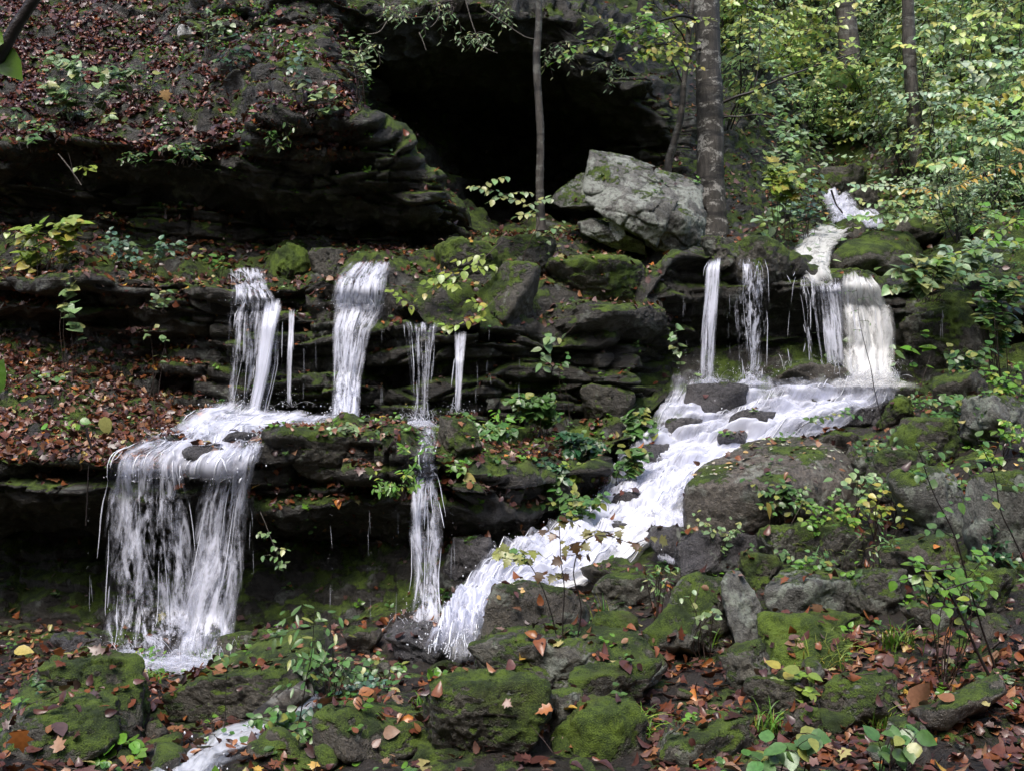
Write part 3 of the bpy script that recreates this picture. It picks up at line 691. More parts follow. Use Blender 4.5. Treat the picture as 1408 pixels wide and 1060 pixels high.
def sheet(rows, nu, nv, off=0.0, seed=0, amp=.03, fu=7, fv=1.5, lump=0.0, terr=0.0):
    L = np.array([P(*r[0]) for r in rows]); R = np.array([P(*r[1]) for r in rows])
    Ls, Rs = cat(L, nv), cat(R, nv)
    u = np.linspace(0, 1, nu)[None, :, None]
    S = Ls[:, None] * (1 - u) + Rs[:, None] * u                    # nv x nu x 3
    wid = np.linalg.norm(Rs - Ls, axis=1).mean()
    ln = np.r_[0, np.cumsum(np.linalg.norm(np.diff((Ls + Rs) / 2, axis=0), axis=1))]
    flow = np.stack([np.broadcast_to(u[..., 0] * wid, S.shape[:2]), np.broadcast_to(ln[:, None], S.shape[:2])], -1)
    n = np.cross(np.gradient(S, axis=1), np.gradient(S, axis=0)); n /= np.linalg.norm(n, axis=2, keepdims=True) + 1e-9
    if n[..., 1].mean() > 0: n = -n
    q = np.stack([flow[..., 0] * fu, flow[..., 1] * fv, np.full(S.shape[:2], seed * 3.3)], -1).reshape(-1, 3)
    d = amp * fbm(q, 4, seed) + off
    if lump: d = d + lump * np.abs(fbm(np.stack([q[:, 0] / fu * 3.2, q[:, 1] / fv * 3.6, q[:, 2]], 1), 4, seed + 7)) 
    if terr:
        ph = flow[..., 1].ravel() * 2.6 + 1.1 * fbm(np.stack([flow[..., 0].ravel() * 1.6, flow[..., 1].ravel() * .6, q[:, 2] * 0], 1), 3, 61)
        fr = ph - np.floor(ph); d = d + terr * (sstep(0, .72, fr) - sstep(.72, 1.0, fr)) - terr * .4
    S = S + n * d.reshape(S.shape[:2])[..., None]
    edge = np.stack([np.broadcast_to(u[..., 0], S.shape[:2]), np.broadcast_to((ln / ln[-1])[:, None], S.shape[:2])], -1)
    i = np.arange(nu * nv).reshape(nv, nu)
    Q = np.stack([i[:-1, :-1], i[:-1, 1:], i[1:, 1:], i[1:, :-1]], -1).reshape(-1, 4)
    return S.reshape(-1, 3), Q, flow.reshape(-1, 2), edge.reshape(-1, 2), S

def ribbons(S, n, seed, wmin=.002, wmax=.006, spread=.03, lmin=.08, lmax=.38, segs=12):
    """Thin tapering threads of water following a sheet (three-sided tubes)."""
    r = np.random.default_rng(seed); nv, nu = S.shape[:2]; VV, QQ = [], []; b = 0
    for _ in range(n):
        u = r.uniform(.02, .98) * (nu - 1); L = r.uniform(lmin, lmax); v0 = r.uniform(0, 1 - L * .8); v1 = min(1, v0 + L)
        k = np.linspace(v0, v1, segs) * (nv - 1); uu = np.clip(u + r.normal(0, .02 * nu) * np.linspace(0, 1, segs), 0, nu - 1.001)
        vi = np.clip(k.astype(int), 0, nv - 2); ui = np.clip(uu.astype(int), 0, nu - 2); fv = (k - vi)[:, None]; fu = (uu - ui)[:, None]
        c = (S[vi, ui] * (1 - fv) + S[vi + 1, ui] * fv) * (1 - fu) + (S[vi, ui + 1] * (1 - fv) + S[vi + 1, ui + 1] * fv) * fu
        c = c + np.array([r.normal(0, spread), -abs(r.normal(0, spread)), 0]) * np.linspace(.3, 1, segs)[:, None]
        w = r.uniform(wmin, wmax) * np.sin(np.linspace(.12, math.pi - .05, segs)) ** .7
        ring = np.stack([c + np.outer(w, [1, 0, 0]), c + np.outer(w, [-.5, -.8, 0]), c + np.outer(w, [-.5, .8, 0])], 1).reshape(-1, 3)
        i = np.arange(segs * 3).reshape(segs, 3)
        j = np.roll(i, -1, axis=1)
        QQ.append(np.stack([i[:-1], j[:-1], j[1:], i[1:]], -1).reshape(-1, 4) + b); VV.append(ring); b += len(ring)
    return np.concatenate(VV), np.concatenate(QQ)

_oct = (np.array([[1,0,0],[-1,0,0],[0,1,0],[0,-1,0],[0,0,1.6],[0,0,-1.6]], float), np.array([[0,2,4],[2,1,4],[1,3,4],[3,0,4],[2,0,5],[1,2,5],[3,1,5],[0,3,5]]))
def droplets(cent, spread, n, seed, up=.25, smin=.002, smax=.007):
    r = np.random.default_rng(seed)
    c = np.array(cent)[r.integers(0, len(cent), n)] + r.normal(0, 1, (n, 3)) * np.array(spread)
    c[:, 2] += np.abs(r.normal(0, up, n)) * .6
    s = r.uniform(smin, smax, n)
    V = (_oct[0][None] * s[:, None, None] * np.array([1, 1, 1]) + c[:, None]).reshape(-1, 3)
    Fc = (_oct[1][None] + (np.arange(n) * 6)[:, None, None]).reshape(-1, 3)
    return V, Fc
def spurts(cent, wx, n, seed, h=.18, out=.22, w=.004):
    """Arcs of splashing water thrown up where a fall lands."""
    r = np.random.default_rng(seed); VV, QQ = [], []; b = 0
    for _ in range(n):
        c = np.array(cent[r.integers(0, len(cent))]) + np.array([r.normal(0, wx), r.normal(0, .05), 0])
        a = r.uniform(0, 6.28); s = np.linspace(0, 1, 7)[:, None]; o = r.uniform(.2, 1) * out; hh = r.uniform(.2, 1) * h
        p = c + np.array([[math.cos(a), -abs(math.sin(a)) * .8, 0]]) * o * s + np.array([[0, 0, 1]]) * hh * 4 * s * (1 - s * r.uniform(.6, 1))
        ww = w * r.uniform(.4, 1.3) * np.sin(np.linspace(.3, 3, 7))
        ring = np.stack([p + np.outer(ww, [1, 0, .3]), p - np.outer(ww, [1, 0, .3]), p + np.outer(ww, [0, -.8, .6])], 1).reshape(-1, 3)
        i = np.arange(21).reshape(7, 3); j = np.roll(i, -1, axis=1)
        QQ.append(np.stack([i[:-1], j[:-1], j[1:], i[1:]], -1).reshape(-1, 4) + b); VV.append(ring); b += 21
    return np.concatenate(VV), np.concatenate(QQ)

_ws = [0]
def waterfall(label, rows, layers=3, thr=.5, su=20, sv=1.5, body=0, threads=14, splash=60, amp=.03, white=(.81, .83, .95), tw=(.0018, .006), edge=.25, lump=0, name='waterfall', amax=.9, gap=.035, spl_h=.18):
    rows = clear(rows)
    base = np.array([P(*rows[-1][0]), P(*rows[-1][1])]).mean(0)
    root = empty(name, base); tag(root, label, 'waterfall')
    L = np.array([P(*r[0]) for r in rows]); R = np.array([P(*r[1]) for r in rows])
    wid = np.linalg.norm(R - L, axis=1).mean(); ln = np.linalg.norm(np.diff((L + R) / 2, axis=0), axis=1).sum()
    nu, nv = int(np.clip(wid / .012, 8, 130)), int(np.clip(ln / .02, 14, 130))
    VV, QQ, FF, EE = [], [], [], []; b = 0; S0 = None
    for k in range(layers):
        _ws[0] += 1
        V, Q, fl, ed, S = sheet(rows, nu, nv, (layers - 1) / 2 * gap - gap * k, _ws[0], amp, 7, 1.4, lump)
        if k == 0: S0 = S
        VV.append(V); QQ.append(Q + b); FF.append(fl + np.array([k * 13.7, k * 7.1])); EE.append(ed); b += len(V)
    m = water_material('falling_water', _ws[0], thr, su, sv, .07, body, white, edge, amax)
    mesh_obj('curtain', np.concatenate(VV) - base, np.concatenate(QQ), m, root, uvs={'flow': np.concatenate(FF), 'edge': np.concatenate(EE)})
    if threads:
        V, Q = ribbons(S0, threads, _ws[0] + 50, tw[0], tw[1])
        mesh_obj('thread', V - base, Q, M['jet'], root)['kind'] = 'stuff'
    if splash:
        foot = S0[-1][:: max(1, nu // 12)]
        V1, Q1 = spurts(foot, .03, max(4, splash // 4), _ws[0] + 80, h=spl_h * .8, out=spl_h * 1.2, w=.0022)
        V2, Q2 = droplets(foot, (.09, .08, .03), splash * 4, _ws[0] + 90, up=spl_h, smin=.001, smax=.0035)
        mesh_obj('splash', np.concatenate([V1, V2]) - base, [Q1, Q2 + len(V1)], M['drops'], root)['kind'] = 'stuff'
        # boiling foam where it lands: low domes of broken white
        if splash < 30: return root
        VV, QQ, FF, EE = [], [], [], []; b = 0; c = S0[-1].mean(0); w2 = np.ptp(S0[-1][:, 0]) / 2
        for k in range(3):
            rr, th = np.meshgrid(np.linspace(0, 1, 16), np.linspace(0, 2 * math.pi, 49), indexing='ij')
            ex = (w2 * 1.15 + spl_h * .5) * (1 + .12 * k); ey = (.10 + spl_h * .6) * (1 + .15 * k); hz = (.025 + spl_h * .34) * (1 - .28 * k)
            p = np.stack([c[0] + ex * rr * np.cos(th), c[1] - .03 + ey * rr * np.sin(th), c[2] - .03 + hz * (1 - rr ** 1.5)], -1).reshape(-1, 3)
            p[:, 2] += hz * .55 * fbm(p * 14, 3, _ws[0] + k); p[:, 0] += .02 * fbm(p * 9, 2, k)
            i = np.arange(16 * 49).reshape(16, 49)
            QQ.append(np.stack([i[:-1, :-1], i[1:, :-1], i[1:, 1:], i[:-1, 1:]], -1).reshape(-1, 4) + b); b += len(p); VV.append(p)
            FF.append(np.stack([p[:, 0], p[:, 2] * 1.5 + p[:, 1]], -1) + k * 5.3); EE.append(np.stack([.5 * (1 - rr).ravel(), np.full(rr.size, .5)], -1))
        mesh_obj('foam', np.concatenate(VV) - base, np.concatenate(QQ), water_material('foam', _ws[0] + 3, .52, 16, 20, .14, 0, white, .3, .62), root, uvs={'flow': np.concatenate(FF), 'edge': np.concatenate(EE)})['kind'] = 'stuff'
    return root

def R_(l, r, py, Y, dy=0): return ((l, py, Y), (r, py + dy, Y))

waterfall('wide streaky curtain waterfall dropping from the lower ledge into the leaves at left',
    [R_(168,252,628,7.75), R_(152,258,645,7.38), R_(147,266,700,7.2), R_(144,272,790,7.12), R_(142,274,860,7.08), R_(140,272,918,7.06)], layers=3, thr=.56, su=12, sv=2.2, threads=14, splash=50, amp=.035, tw=(.002, .006), gap=.05)
waterfall('right hand lobe of the lower left falls pouring over the ledge beside the mossy lump',
    [R_(306,362,610,7.9), R_(288,350,640,7.5), R_(274,342,690,7.28), R_(258,334,790,7.17), R_(242,320,870,7.11), R_(234,314,916,7.09)], layers=3, thr=.535, su=11, sv=2.0, threads=10, splash=40, amp=.035, tw=(.002, .006), gap=.045)
waterfall('small upper step of the double waterfall trickling past the green hump',
    [R_(312,368,372,9.95), R_(318,368,392,9.7), R_(318,384,420,9.45)], layers=2, thr=.52, threads=8, splash=16, sv=3, spl_h=.08)
waterfall('thin veil waterfall of separate strands above the splash pool at left',
    [R_(318,392,412,9.42), R_(313,392,440,9.25), R_(310,388,500,9.2), R_(306,372,560,9.16), R_(304,368,585,9.15)], layers=2, thr=.59, su=16, sv=1.3, threads=21, splash=90, spl_h=.22)
waterfall('single smooth white column in the middle of the thin veil waterfall',
    [R_(364,388,414,9.35), R_(358,380,450,9.16), R_(350,370,510,9.1), R_(343,358,560,9.07), R_(340,356,583,9.06)], layers=2, thr=.4, body=.45, threads=4, splash=30, su=24)
waterfall('one narrow string of water right of the thin veil waterfall',
    [R_(396,406,425,9.3), R_(395,403,480,9.2), R_(395,401,560,9.16)], layers=1, thr=.42, body=.3, threads=3, splash=10, su=60)
waterfall('upper slide of the white waterfall bending over the middle ledge',
    [R_(480,540,362,10.15), R_(462,532,385,9.8), R_(455,530,410,9.5), R_(462,525,432,9.3)], layers=3, thr=.51, body=.05, threads=10, splash=24, sv=2.5, spl_h=.1)
waterfall('lower drop of the white waterfall against the dark middle cliff',
    [R_(460,528,425,9.28), R_(457,510,455,9.12), R_(457,498,520,9.02), R_(455,494,575,8.98), R_(452,490,592,8.97)], layers=3, thr=.51, body=.05, threads=14, splash=50, sv=1.8)
waterfall('narrowing clear waterfall left of the ivy with a round foam base',
    [R_(552,605,443,9.12), R_(556,602,452,8.97), R_(562,598,500,8.9), R_(566,593,550,8.87), R_(562,592,582,8.85)], layers=2, thr=.56, su=26, sv=1.2, threads=11, splash=80, spl_h=.12)
waterfall('thin slanting trickle just right of the narrowing waterfall',
    [R_(624,642,455,9.1), R_(625,638,500,8.96), R_(625,634,570,8.9)], layers=1, thr=.47, su=50, sv=1.0, threads=6, splash=22, spl_h=.08)
waterfall('narrow waterfall falling past the dark lower ledge beside the rapids',
    [R_(572,600,648,7.6), R_(566,602,675,7.3), R_(562,610,740,7.12), R_(568,604,790,7.04), R_(560,606,872,6.96)], layers=3, thr=.54, su=15, sv=1.9, threads=21, splash=50)
waterfall('leftmost slim fall on the right hand ledge below the blotchy tree',
    [R_(974,994,358,10.1), R_(970,992,372,9.98), R_(966,986,430,9.9), R_(962,982,500,9.86), R_(962,982,528,9.85)], layers=2, thr=.50, body=.08, su=30, threads=8, splash=60, spl_h=.16)
waterfall('broken sparkling veil on the right hand ledge with ragged drops',
    [R_(1012,1050,358,10.15), R_(1010,1054,375,10.0), R_(1010,1056,440,9.92), R_(1014,1050,500,9.88), R_(1016,1044,526,9.86)], layers=2, thr=.565, su=24, sv=4, threads=14, splash=50, spl_h=.14)
waterfall('pair of thread thin trickles right of the sparkling veil',
    [R_(1064,1104,375,10.15), R_(1066,1100,400,10.02), R_(1064,1096,470,9.98), R_(1062,1094,515,9.97)], layers=1, thr=.62, su=22, sv=.8, threads=5, splash=8, amax=.7)
waterfall('slender side fall touching the thick white waterfall',
    [R_(1120,1156,388,10.3), R_(1121,1158,405,10.15), R_(1130,1160,460,10.05), R_(1138,1163,505,10.0)], layers=2, thr=.505, body=.03, su=18, threads=10, splash=26, spl_h=.1)
waterfall('thick creamy white waterfall dropping from the flat mossy slab',
    [R_(1158,1200,384,10.5), R_(1154,1212,396,10.28), R_(1156,1224,430,10.1), R_(1160,1230,480,10.0), R_(1162,1230,530,9.95)], layers=3, thr=.45, body=.34, su=12, sv=2.6, threads=14, splash=110, amp=.09, edge=.22, white=(.86, .86, .86), spl_h=.25)
waterfall('creamy chute between the mossy rock and the boulder with the lichen patch',
    [R_(1128,1178,312,13.6), R_(1100,1160,326,12.9), R_(1090,1146,345,12.0), R_(1100,1140,368,11.2), R_(1114,1150,394,10.5)], layers=2, thr=.44, body=.35, su=11, sv=3, threads=5, splash=14, edge=.15, white=(.82, .82, .81), spl_h=.06)
waterfall('uppermost white water tumbling between dark stones on the hillside',
    [R_(1124,1168,262,16.3), R_(1126,1176,280,15.6), R_(1136,1186,296,14.9), R_(1140,1180,312,14.3)], layers=2, thr=.46, body=.2, su=10, sv=3.0, threads=4, splash=14, amp=.08, spl_h=.1)
waterfall('right fork of the uppermost white water sliding to the lichen patched boulder',
    [R_(1165,1200,290,15.2), R_(1180,1214,300,14.7), R_(1190,1216,316,14.2)], layers=2, thr=.46, body=.25, su=10, sv=2.0, threads=3, splash=10, amp=.06, spl_h=.1)

# rapids: the stream itself
def stream(name, rows, thr, su, sv, body, amp, lump, layers=2, threads=70, white=(.81, .83, .95), edge=.12, gap=.04, kind='structure', soft=.1, seed=None, nuv=(150, 260), terr=0.0, ug=0.0):
    rows = clear(rows, .025); VV, QQ, FF, EE = [], [], [], []; b = 0
    for k in range(layers):
        _ws[0] += 1
        V, Q, fl, ed, S = sheet(rows, nuv[0], nuv[1], .02 + gap * (layers - 1 - k), _ws[0], amp, 5, 1.3, lump, terr)
        VV.append(V); QQ.append(Q + b); FF.append(fl + np.array([k * 13.7, k * 7.1])); EE.append(ed); b += len(V)
        if k == 0: S0 = S
    m = water_material('white_water', _ws[0], thr, su, sv, soft, body, white, edge, .95, ug)
    V = np.concatenate(VV); Q = np.concatenate(QQ)
    o = mesh_obj(name, V, Q, m, uvs={'flow': np.concatenate(FF), 'edge': np.concatenate(EE)}); tag(o, kind=kind)
    if threads:
        V, Q = ribbons(S0, threads, _ws[0] + 400, .003, .010, .025, .03, .12, 9)
        V2, Q2 = droplets(S0[::6, ::6].reshape(-1, 3), (.05, .05, .02), threads * 3, _ws[0] + 500, up=.05, smin=.002, smax=.006)
        tag(mesh_obj('water_spray', np.concatenate([V, V2]), [Q, Q2 + len(V)], M['drops']), kind='stuff')
    return S0
RAPIDS = [((925,530,10.2),(1236,522,10.05)), ((905,575,9.85),(1222,560,9.75)), ((872,625,9.4),(1140,592,9.3)), ((838,668,9.0),(1022,640,8.85)), ((800,712,8.5),(950,690,8.3)), ((735,748,8.0),(900,752,7.8)), ((672,778,7.45),(800,805,7.25)), ((630,830,7.0),(695,830,6.8)), ((600,880,6.65),(655,895,6.4)), ((575,914,6.4),(668,920,6.25))]
RS = stream('stream', RAPIDS, .455, 7, 1.7, .16, .05, .14, layers=2, threads=175)
stream('stream', [((905,668,8.75),(955,640,8.7)), ((860,712,8.35),(948,690,8.25)), ((800,745,7.9),(935,730,7.8)), ((730,770,7.5),(850,790,7.35)), ((660,820,7.0),(740,830,6.9)), ((618,880,6.6),(650,890,6.45)), ((600,912,6.35),(655,916,6.25))], .33, 6, .8, .55, .04, .05, layers=1, threads=42, white=(.88, .88, .87), edge=.2, nuv=(70, 200))
stream('stream', [((895,700,8.15),(955,715,7.9)), ((898,735,7.85),(962,750,7.6)), ((905,785,7.4),(960,790,7.3))], .47, 9, 1.6, .15, .05, .06, layers=2, threads=21, nuv=(50, 60))
stream('stream', [((298,560,9.2),(495,578,9.0)), ((262,578,9.1),(480,592,8.9)), ((232,600,8.6),(372,604,8.5)), ((200,622,8.0),(362,622,7.9)), ((160,640,7.6),(352,640,7.55)), ((148,650,7.4),(340,660,7.35))], .49, 7, 2.0, .06, .035, .05, layers=2, threads=91, nuv=(110, 110), edge=.2)
_tr = []
for (a, b) in [((428,944),(452,952)), ((350,982),(388,1000)), ((290,1002),(335,1020)), ((240,1026),(300,1036)), ((205,1052),(272,1060)), ((190,1078),(262,1085))]:
    sa, sb = seat(*a), seat(*b)
    _tr.append(((a[0], a[1], sa[1] - .26), (b[0], b[1], sb[1] - .26)))
stream('stream', _tr, .44, 9, 2.2, .35, .02, .03, layers=2, threads=20, nuv=(50, 120), edge=.25, white=(.66, .68, .74), gap=.02)

stream('stream', [((562,586,8.8),(602,588,8.7)), ((574,610,8.2),(600,612,8.1)), ((572,632,7.7),(602,634,7.6)), ((570,652,7.45),(603,652,7.4))], .57, 14, 3.0, .05, .02, .02, layers=2, threads=6, nuv=(24, 60), edge=.25)

# thin drips along the dark ledges
def drip(label, xs, py0, py1, Y, seed, group):
    r = np.random.default_rng(seed)
    for x in xs:
        rows = [R_(x - 2, x + 2, py0 + r.uniform(-8, 8), Y), R_(x - 2, x + 2, (py0 + py1) / 2, Y - .04), R_(x - 2, x + 2, py1 + r.uniform(-8, 8), Y - .05)]
        S = sheet(rows, 4, 30, 0, seed + int(x), .004)[4]
        V, Q = ribbons(S, 3, seed + int(x), .0006, .0013, .008, .08, .30)
        V2, Q2 = droplets(S.reshape(-1, 3), (.006, .006, .02), 14, int(x), up=0, smin=.0008, smax=.002)
        c = S[-1].mean(0)
        tag(mesh_obj('water_drip', np.concatenate([V, V2]), [Q, Q2 + len(V)], M['jet'], origin=c), label, 'drip', group)
drip('hair thin drip falling in front of the dark undercut of the lower ledge', [122, 346, 455, 508, 545, 622], 700, 850, 7.18, 1000, 'drips from the lower ledge')
drip('hair thin drip falling past the bedded middle cliff', [418, 432, 525, 655, 672, 712], 450, 560, 9.0, 2000, 'drips from the middle ledge')
drip('hair thin drip on the mossy front of the right hand ledge', [942, 1002, 1112, 1295], 400, 495, 9.9, 3000, 'drips from the right hand ledge')

waterfall('lacy wisp of water between the thread thin trickles and the slender side fall',
    [R_(1098,1126,380,10.2), R_(1100,1124,410,10.06), R_(1104,1128,460,10.0), R_(1108,1136,510,9.97)], layers=1, thr=.57, su=24, sv=1.4, threads=10, splash=10, spl_h=.08)
# ================================================================ LEAVES
def _tmpl(outline, fold=.18, droop=.12):
    """Leaf blade: right half outline (x, y from 0 to 1), midrib vertices shared; returns verts and triangles."""
    R = [(x, y) for x, y in outline]
    ys = [y for _, y in R]
    V = [(0, 0, 0)]; mid = [0]; rt = [0]; lt = [0]
    for k, (x, y) in enumerate(R):
        mid.append(len(V)); V.append((0, y, -droop * y * y))
        rt.append(len(V)); V.append((x, y, fold * x - droop * y * y)); lt.append(len(V)); V.append((-x, y, fold * x - droop * y * y))
    tip = len(V); V.append((0, 1, -droop))
    Fc = []
    for k in range(1, len(mid)):
        a, b = mid[k - 1], mid[k]
        if k == 1: Fc += [(a, rt[1], b), (a, b, lt[1])]
        else: Fc += [(a, rt[k - 1], rt[k]), (a, rt[k], b), (a, b, lt[k]), (a, lt[k], lt[k - 1])]
    Fc += [(mid[-1], rt[-1], tip), (mid[-1], tip, lt[-1])]
    return np.array(V, float), np.array(Fc, np.int32)
OVATE = _tmpl([(.26, .14), (.36, .36), (.27, .66)])
SIMPLE = _tmpl([(.32, .35)], .25, .15)
NARROW = _tmpl([(.13, .2), (.16, .5), (.09, .8)])
HEART = _tmpl([(.34, -.04), (.46, .26), (.34, .58), (.15, .84)])
CURL = _tmpl([(.24, .12), (.34, .4), (.22, .72)], .75, .45)
CURL2 = _tmpl([(.26, .15), (.33, .45), (.2, .75)], -.5, -.4)
MAPLE = _tmpl([(.18, -.06), (.42, .02), (.30, .2), (.58, .42), (.26, .48), (.30, .66), (.12, .72)], .12, .15)

def leaves(pos, dirv, nrm, size, cols, tmpl, aspect=None):
    """Merge many leaves: base position, direction of the midrib, facing, length, colour."""
    pos = np.asarray(pos, float); n = len(pos)
    y = np.asarray(dirv, float); y = y / (np.linalg.norm(y, axis=1, keepdims=True) + 1e-9)
    z = np.asarray(nrm, float); z = z - (z * y).sum(1, keepdims=True) * y; z /= np.linalg.norm(z, axis=1, keepdims=True) + 1e-9
    x = np.cross(y, z)
    T, Fc = tmpl; s = np.asarray(size, float)
    asp = np.ones(n) if aspect is None else aspect
    V = pos[:, None] + s[:, None, None] * (T[None, :, 0:1] * asp[:, None, None] * x[:, None] + T[None, :, 1:2] * y[:, None] + T[None, :, 2:3] * z[:, None])
    C = np.repeat(np.asarray(cols, float)[:, None, :], len(T), 1)
    return V.reshape(-1, 3), (Fc[None] + (np.arange(n) * len(T))[:, None, None]).reshape(-1, 3), C.reshape(-1, 3)
def merge(parts):
    VV, FF, CC = [], [], []; b = 0
    for V, Fc, C in parts:
        VV.append(V); FF.append(Fc + b); CC.append(C); b += len(V)
    return np.concatenate(VV), np.concatenate(FF), np.concatenate(CC)
def rdir(n, r): 
    v = r.normal(size=(n, 3)); return v / np.linalg.norm(v, axis=1, keepdims=True)
def palette(n, r, base, var=.25, alt=None, pa=0):
    c = np.array(base)[None] * (1 + r.uniform(-var, var, (n, 1))) * (1 + r.uniform(-.12, .12, (n, 3)))
    if alt is not None and pa > 0:
        a = r.random(n) < pa; c[a] = np.array(alt)[None] * (1 + r.uniform(-.25, .25, (a.sum(), 1)))
    return np.clip(c, .002, .9)

# ---------------------------------------------------------------- dead leaf litter
DEAD = np.array([(.11, .035, .018), (.17, .058, .022), (.085, .034, .028), (.055, .024, .022), (.22, .10, .045), (.26, .15, .09), (.13, .07, .055), (.07, .042, .04), (.30, .11, .03), (.17, .11, .095)])
DEADP = np.array([.18, .14, .15, .15, .09, .06, .09, .08, .03, .03])
GOLD = np.array([(.42, .26, .05), (.34, .30, .12), (.45, .17, .04)])
def near_stream(p):
    c = np.array([(P(*a) + P(*b)) / 2 for a, b in RAPIDS]); wd = np.array([np.linalg.norm(P(*a) - P(*b)) / 2 for a, b in RAPIDS])
    cc = cat(c, 60); ww = np.interp(np.linspace(0, 1, 60), np.linspace(0, 1, len(wd)), wd)
    d = np.linalg.norm(p[:, None, :2] - cc[None, :, :2], axis=2) - ww[None] * .95
    return d.min(1) < 0
def litter_density(p):
    px = p[:, 0] / p[:, 1] * F + CX; py = CY - p[:, 2] / p[:, 1] * F; Y = p[:, 1]
    pat = fbm(p * 1.1, 3, 200); pat2 = fbm(p * 3.0, 3, 205)
    d = np.full(len(p), .10)
    front = (Y < 7.4) & (py > 700)
    d = np.where(front, .40 + .75 * sstep(-.2, .4, pat) , d)
    d = np.where(front & (px > 880) & (py > 870), .9 + 1.0 * sstep(-.3, .3, pat), d)
    d = np.where((px > 930) & (py > 540) & (py <= 870) & (Y < 9.8), .28 + .6 * sstep(0, .5, pat), d)
    left = (px < 300) & (py > 455) & (py < 655) & (Y > 7.2)
    d = np.where(left, 3.0 * sstep(330, 235, px + (py - 560) * .0 + 60 * pat2), d)
    mid = (px >= 300) & (px < 900) & (py > 570) & (py < 760) & (Y > 7.2)
    d = np.where(mid, .5 + .8 * sstep(0, .4, pat), d)
    l2 = (px < 340) & (py > 285) & (py < 425)
    d = np.where(l2, .5 + 1.5 * sstep(-.1, .3, pat2), d)
    l3 = (px >= 340) & (px < 950) & (py > 320) & (py < 450) & (Y > 9)
    d = np.where(l3, .35 + .7 * sstep(0, .4, pat2), d)
    up = (px < 490) & (py < 225) & (Y < 16)
    d = np.where(up, np.where((px > 250) & (py < 110), 1.6, 6.0) * (.45 + sstep(-.25, .2, pat2)), d)
    far = (px > 880) & (py < 330) & (Y > 11.5)
    d = np.where(far, .30, d)
    return d
def scatter(surfs, n_per_m2, dens, seed, minz=.45, ymax=24):
    r = np.random.default_rng(seed); PP, NN, LL = [], [], []
    for si, (V, Fc) in enumerate(surfs):
        T = Fc if Fc.shape[1] == 3 else np.concatenate([Fc[:, :3], Fc[:, [0, 2, 3]]])
        a, b, c = V[T[:, 0]], V[T[:, 1]], V[T[:, 2]]
        n = np.cross(b - a, c - a); ar = np.linalg.norm(n, axis=1) / 2; n = n / (2 * ar[:, None] + 1e-12)
        cen = (a + b + c) / 3
        n = np.where((n[:, 2] < 0)[:, None] & (si < 3), -n, n)
        px = cen[:, 0] / np.maximum(cen[:, 1], .1) * F + CX
        ok = (n[:, 2] > minz) & (cen[:, 1] > 2.6) & (cen[:, 1] < ymax) & (px > -380) & (px < 1790)
        w = np.where(ok, ar, 0) * n_per_m2
        w[ok] *= dens(cen[ok]) * (sstep(minz, minz + .3, n[ok][:, 2]) * .8 + .2) * (1 if si < 3 else .38)
        k = r.poisson(w); ii = np.repeat(np.arange(len(T)), k)
        if not len(ii): continue
        u = r.random((len(ii), 2)); f = u.sum(1) > 1; u[f] = 1 - u[f]
        PP.append(a[ii] + (b[ii] - a[ii]) * u[:, :1] + (c[ii] - a[ii]) * u[:, 1:]); NN.append(n[ii]); LL.append(np.full(len(ii), si))
    return np.concatenate(PP), np.concatenate(NN), np.concatenate(LL)
def lay_leaves(name, pos, nrm, seed, smin=.032, smax=.08, gold=.03, dim=1.0):
    r = np.random.default_rng(seed); n = len(pos)
    nn = nrm + r.normal(0, .34, (n, 3)); nn /= np.linalg.norm(nn, axis=1, keepdims=True)
    d = rdir(n, r); s = smin * .7 + (smax * 1.25 - smin * .7) * r.beta(1.7, 2.6, n)
    c = DEAD[r.choice(len(DEAD), n, p=DEADP / DEADP.sum())] * (1 + r.uniform(-.3, .3, (n, 1))) * dim
    g = r.random(n) < gold; c[g] = GOLD[r.integers(0, 3, g.sum())]
    hi = (pos[:, 2] > 2.2) & (pos[:, 0] < 0)[:]; c[hi] *= np.array([.74, .62, .80])       # canopy shade on the high bank painted into the leaf colours, tinted purple
    pos = pos + nrm * r.uniform(.003, .035, n)[:, None]
    parts = []; k = r.integers(0, 4, n)
    for j, T in enumerate((OVATE, CURL, CURL2, MAPLE)):
        m = k == j
        dd = d[m] - (d[m] * nn[m]).sum(1, keepdims=True) * nn[m]
        parts.append(leaves(pos[m] - dd * s[m][:, None] * .5, dd, nn[m], s[m], c[m], T, r.uniform(.75, 1.25, m.sum())))
    V, Fc, C = merge(parts)
    return tag(mesh_obj(name, V, Fc, M['litter'], col=C), kind='stuff')
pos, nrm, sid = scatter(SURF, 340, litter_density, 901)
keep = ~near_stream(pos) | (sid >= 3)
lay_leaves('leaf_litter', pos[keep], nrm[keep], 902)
print('litter', keep.sum())

# pale leaflets fallen on the two smooth boulders
_sm2 = [k for k, q in enumerate(ROCKS) if q[5] in (7, 31)]
_pp = [scatter([(np.zeros((3, 3)), np.array([[0, 1, 2]]))] * 3 + [SURF[3 + k]], 240 if k > 20 else 400, lambda p: sstep(.0, .3, fbm(p * 2.5, 2, 333)) + .1, 970 + k, .1) for k in _sm2]
_q = np.concatenate([a[0] for a in _pp]); _n = np.concatenate([a[1] for a in _pp]); r = np.random.default_rng(975); n = len(_q)
_d = rdir(n, r); _d = _d - (_d * _n).sum(1, keepdims=True) * _n
V, Fc, C = leaves(_q + _n * .006, _d, _n + r.normal(0, .1, (n, 3)), r.uniform(.02, .05, n), palette(n, r, (.42, .42, .30), .3, (.45, .30, .12), .3), OVATE)
tag(mesh_obj('fallen_leaflets', V, Fc, M['litter'], col=C), kind='stuff')

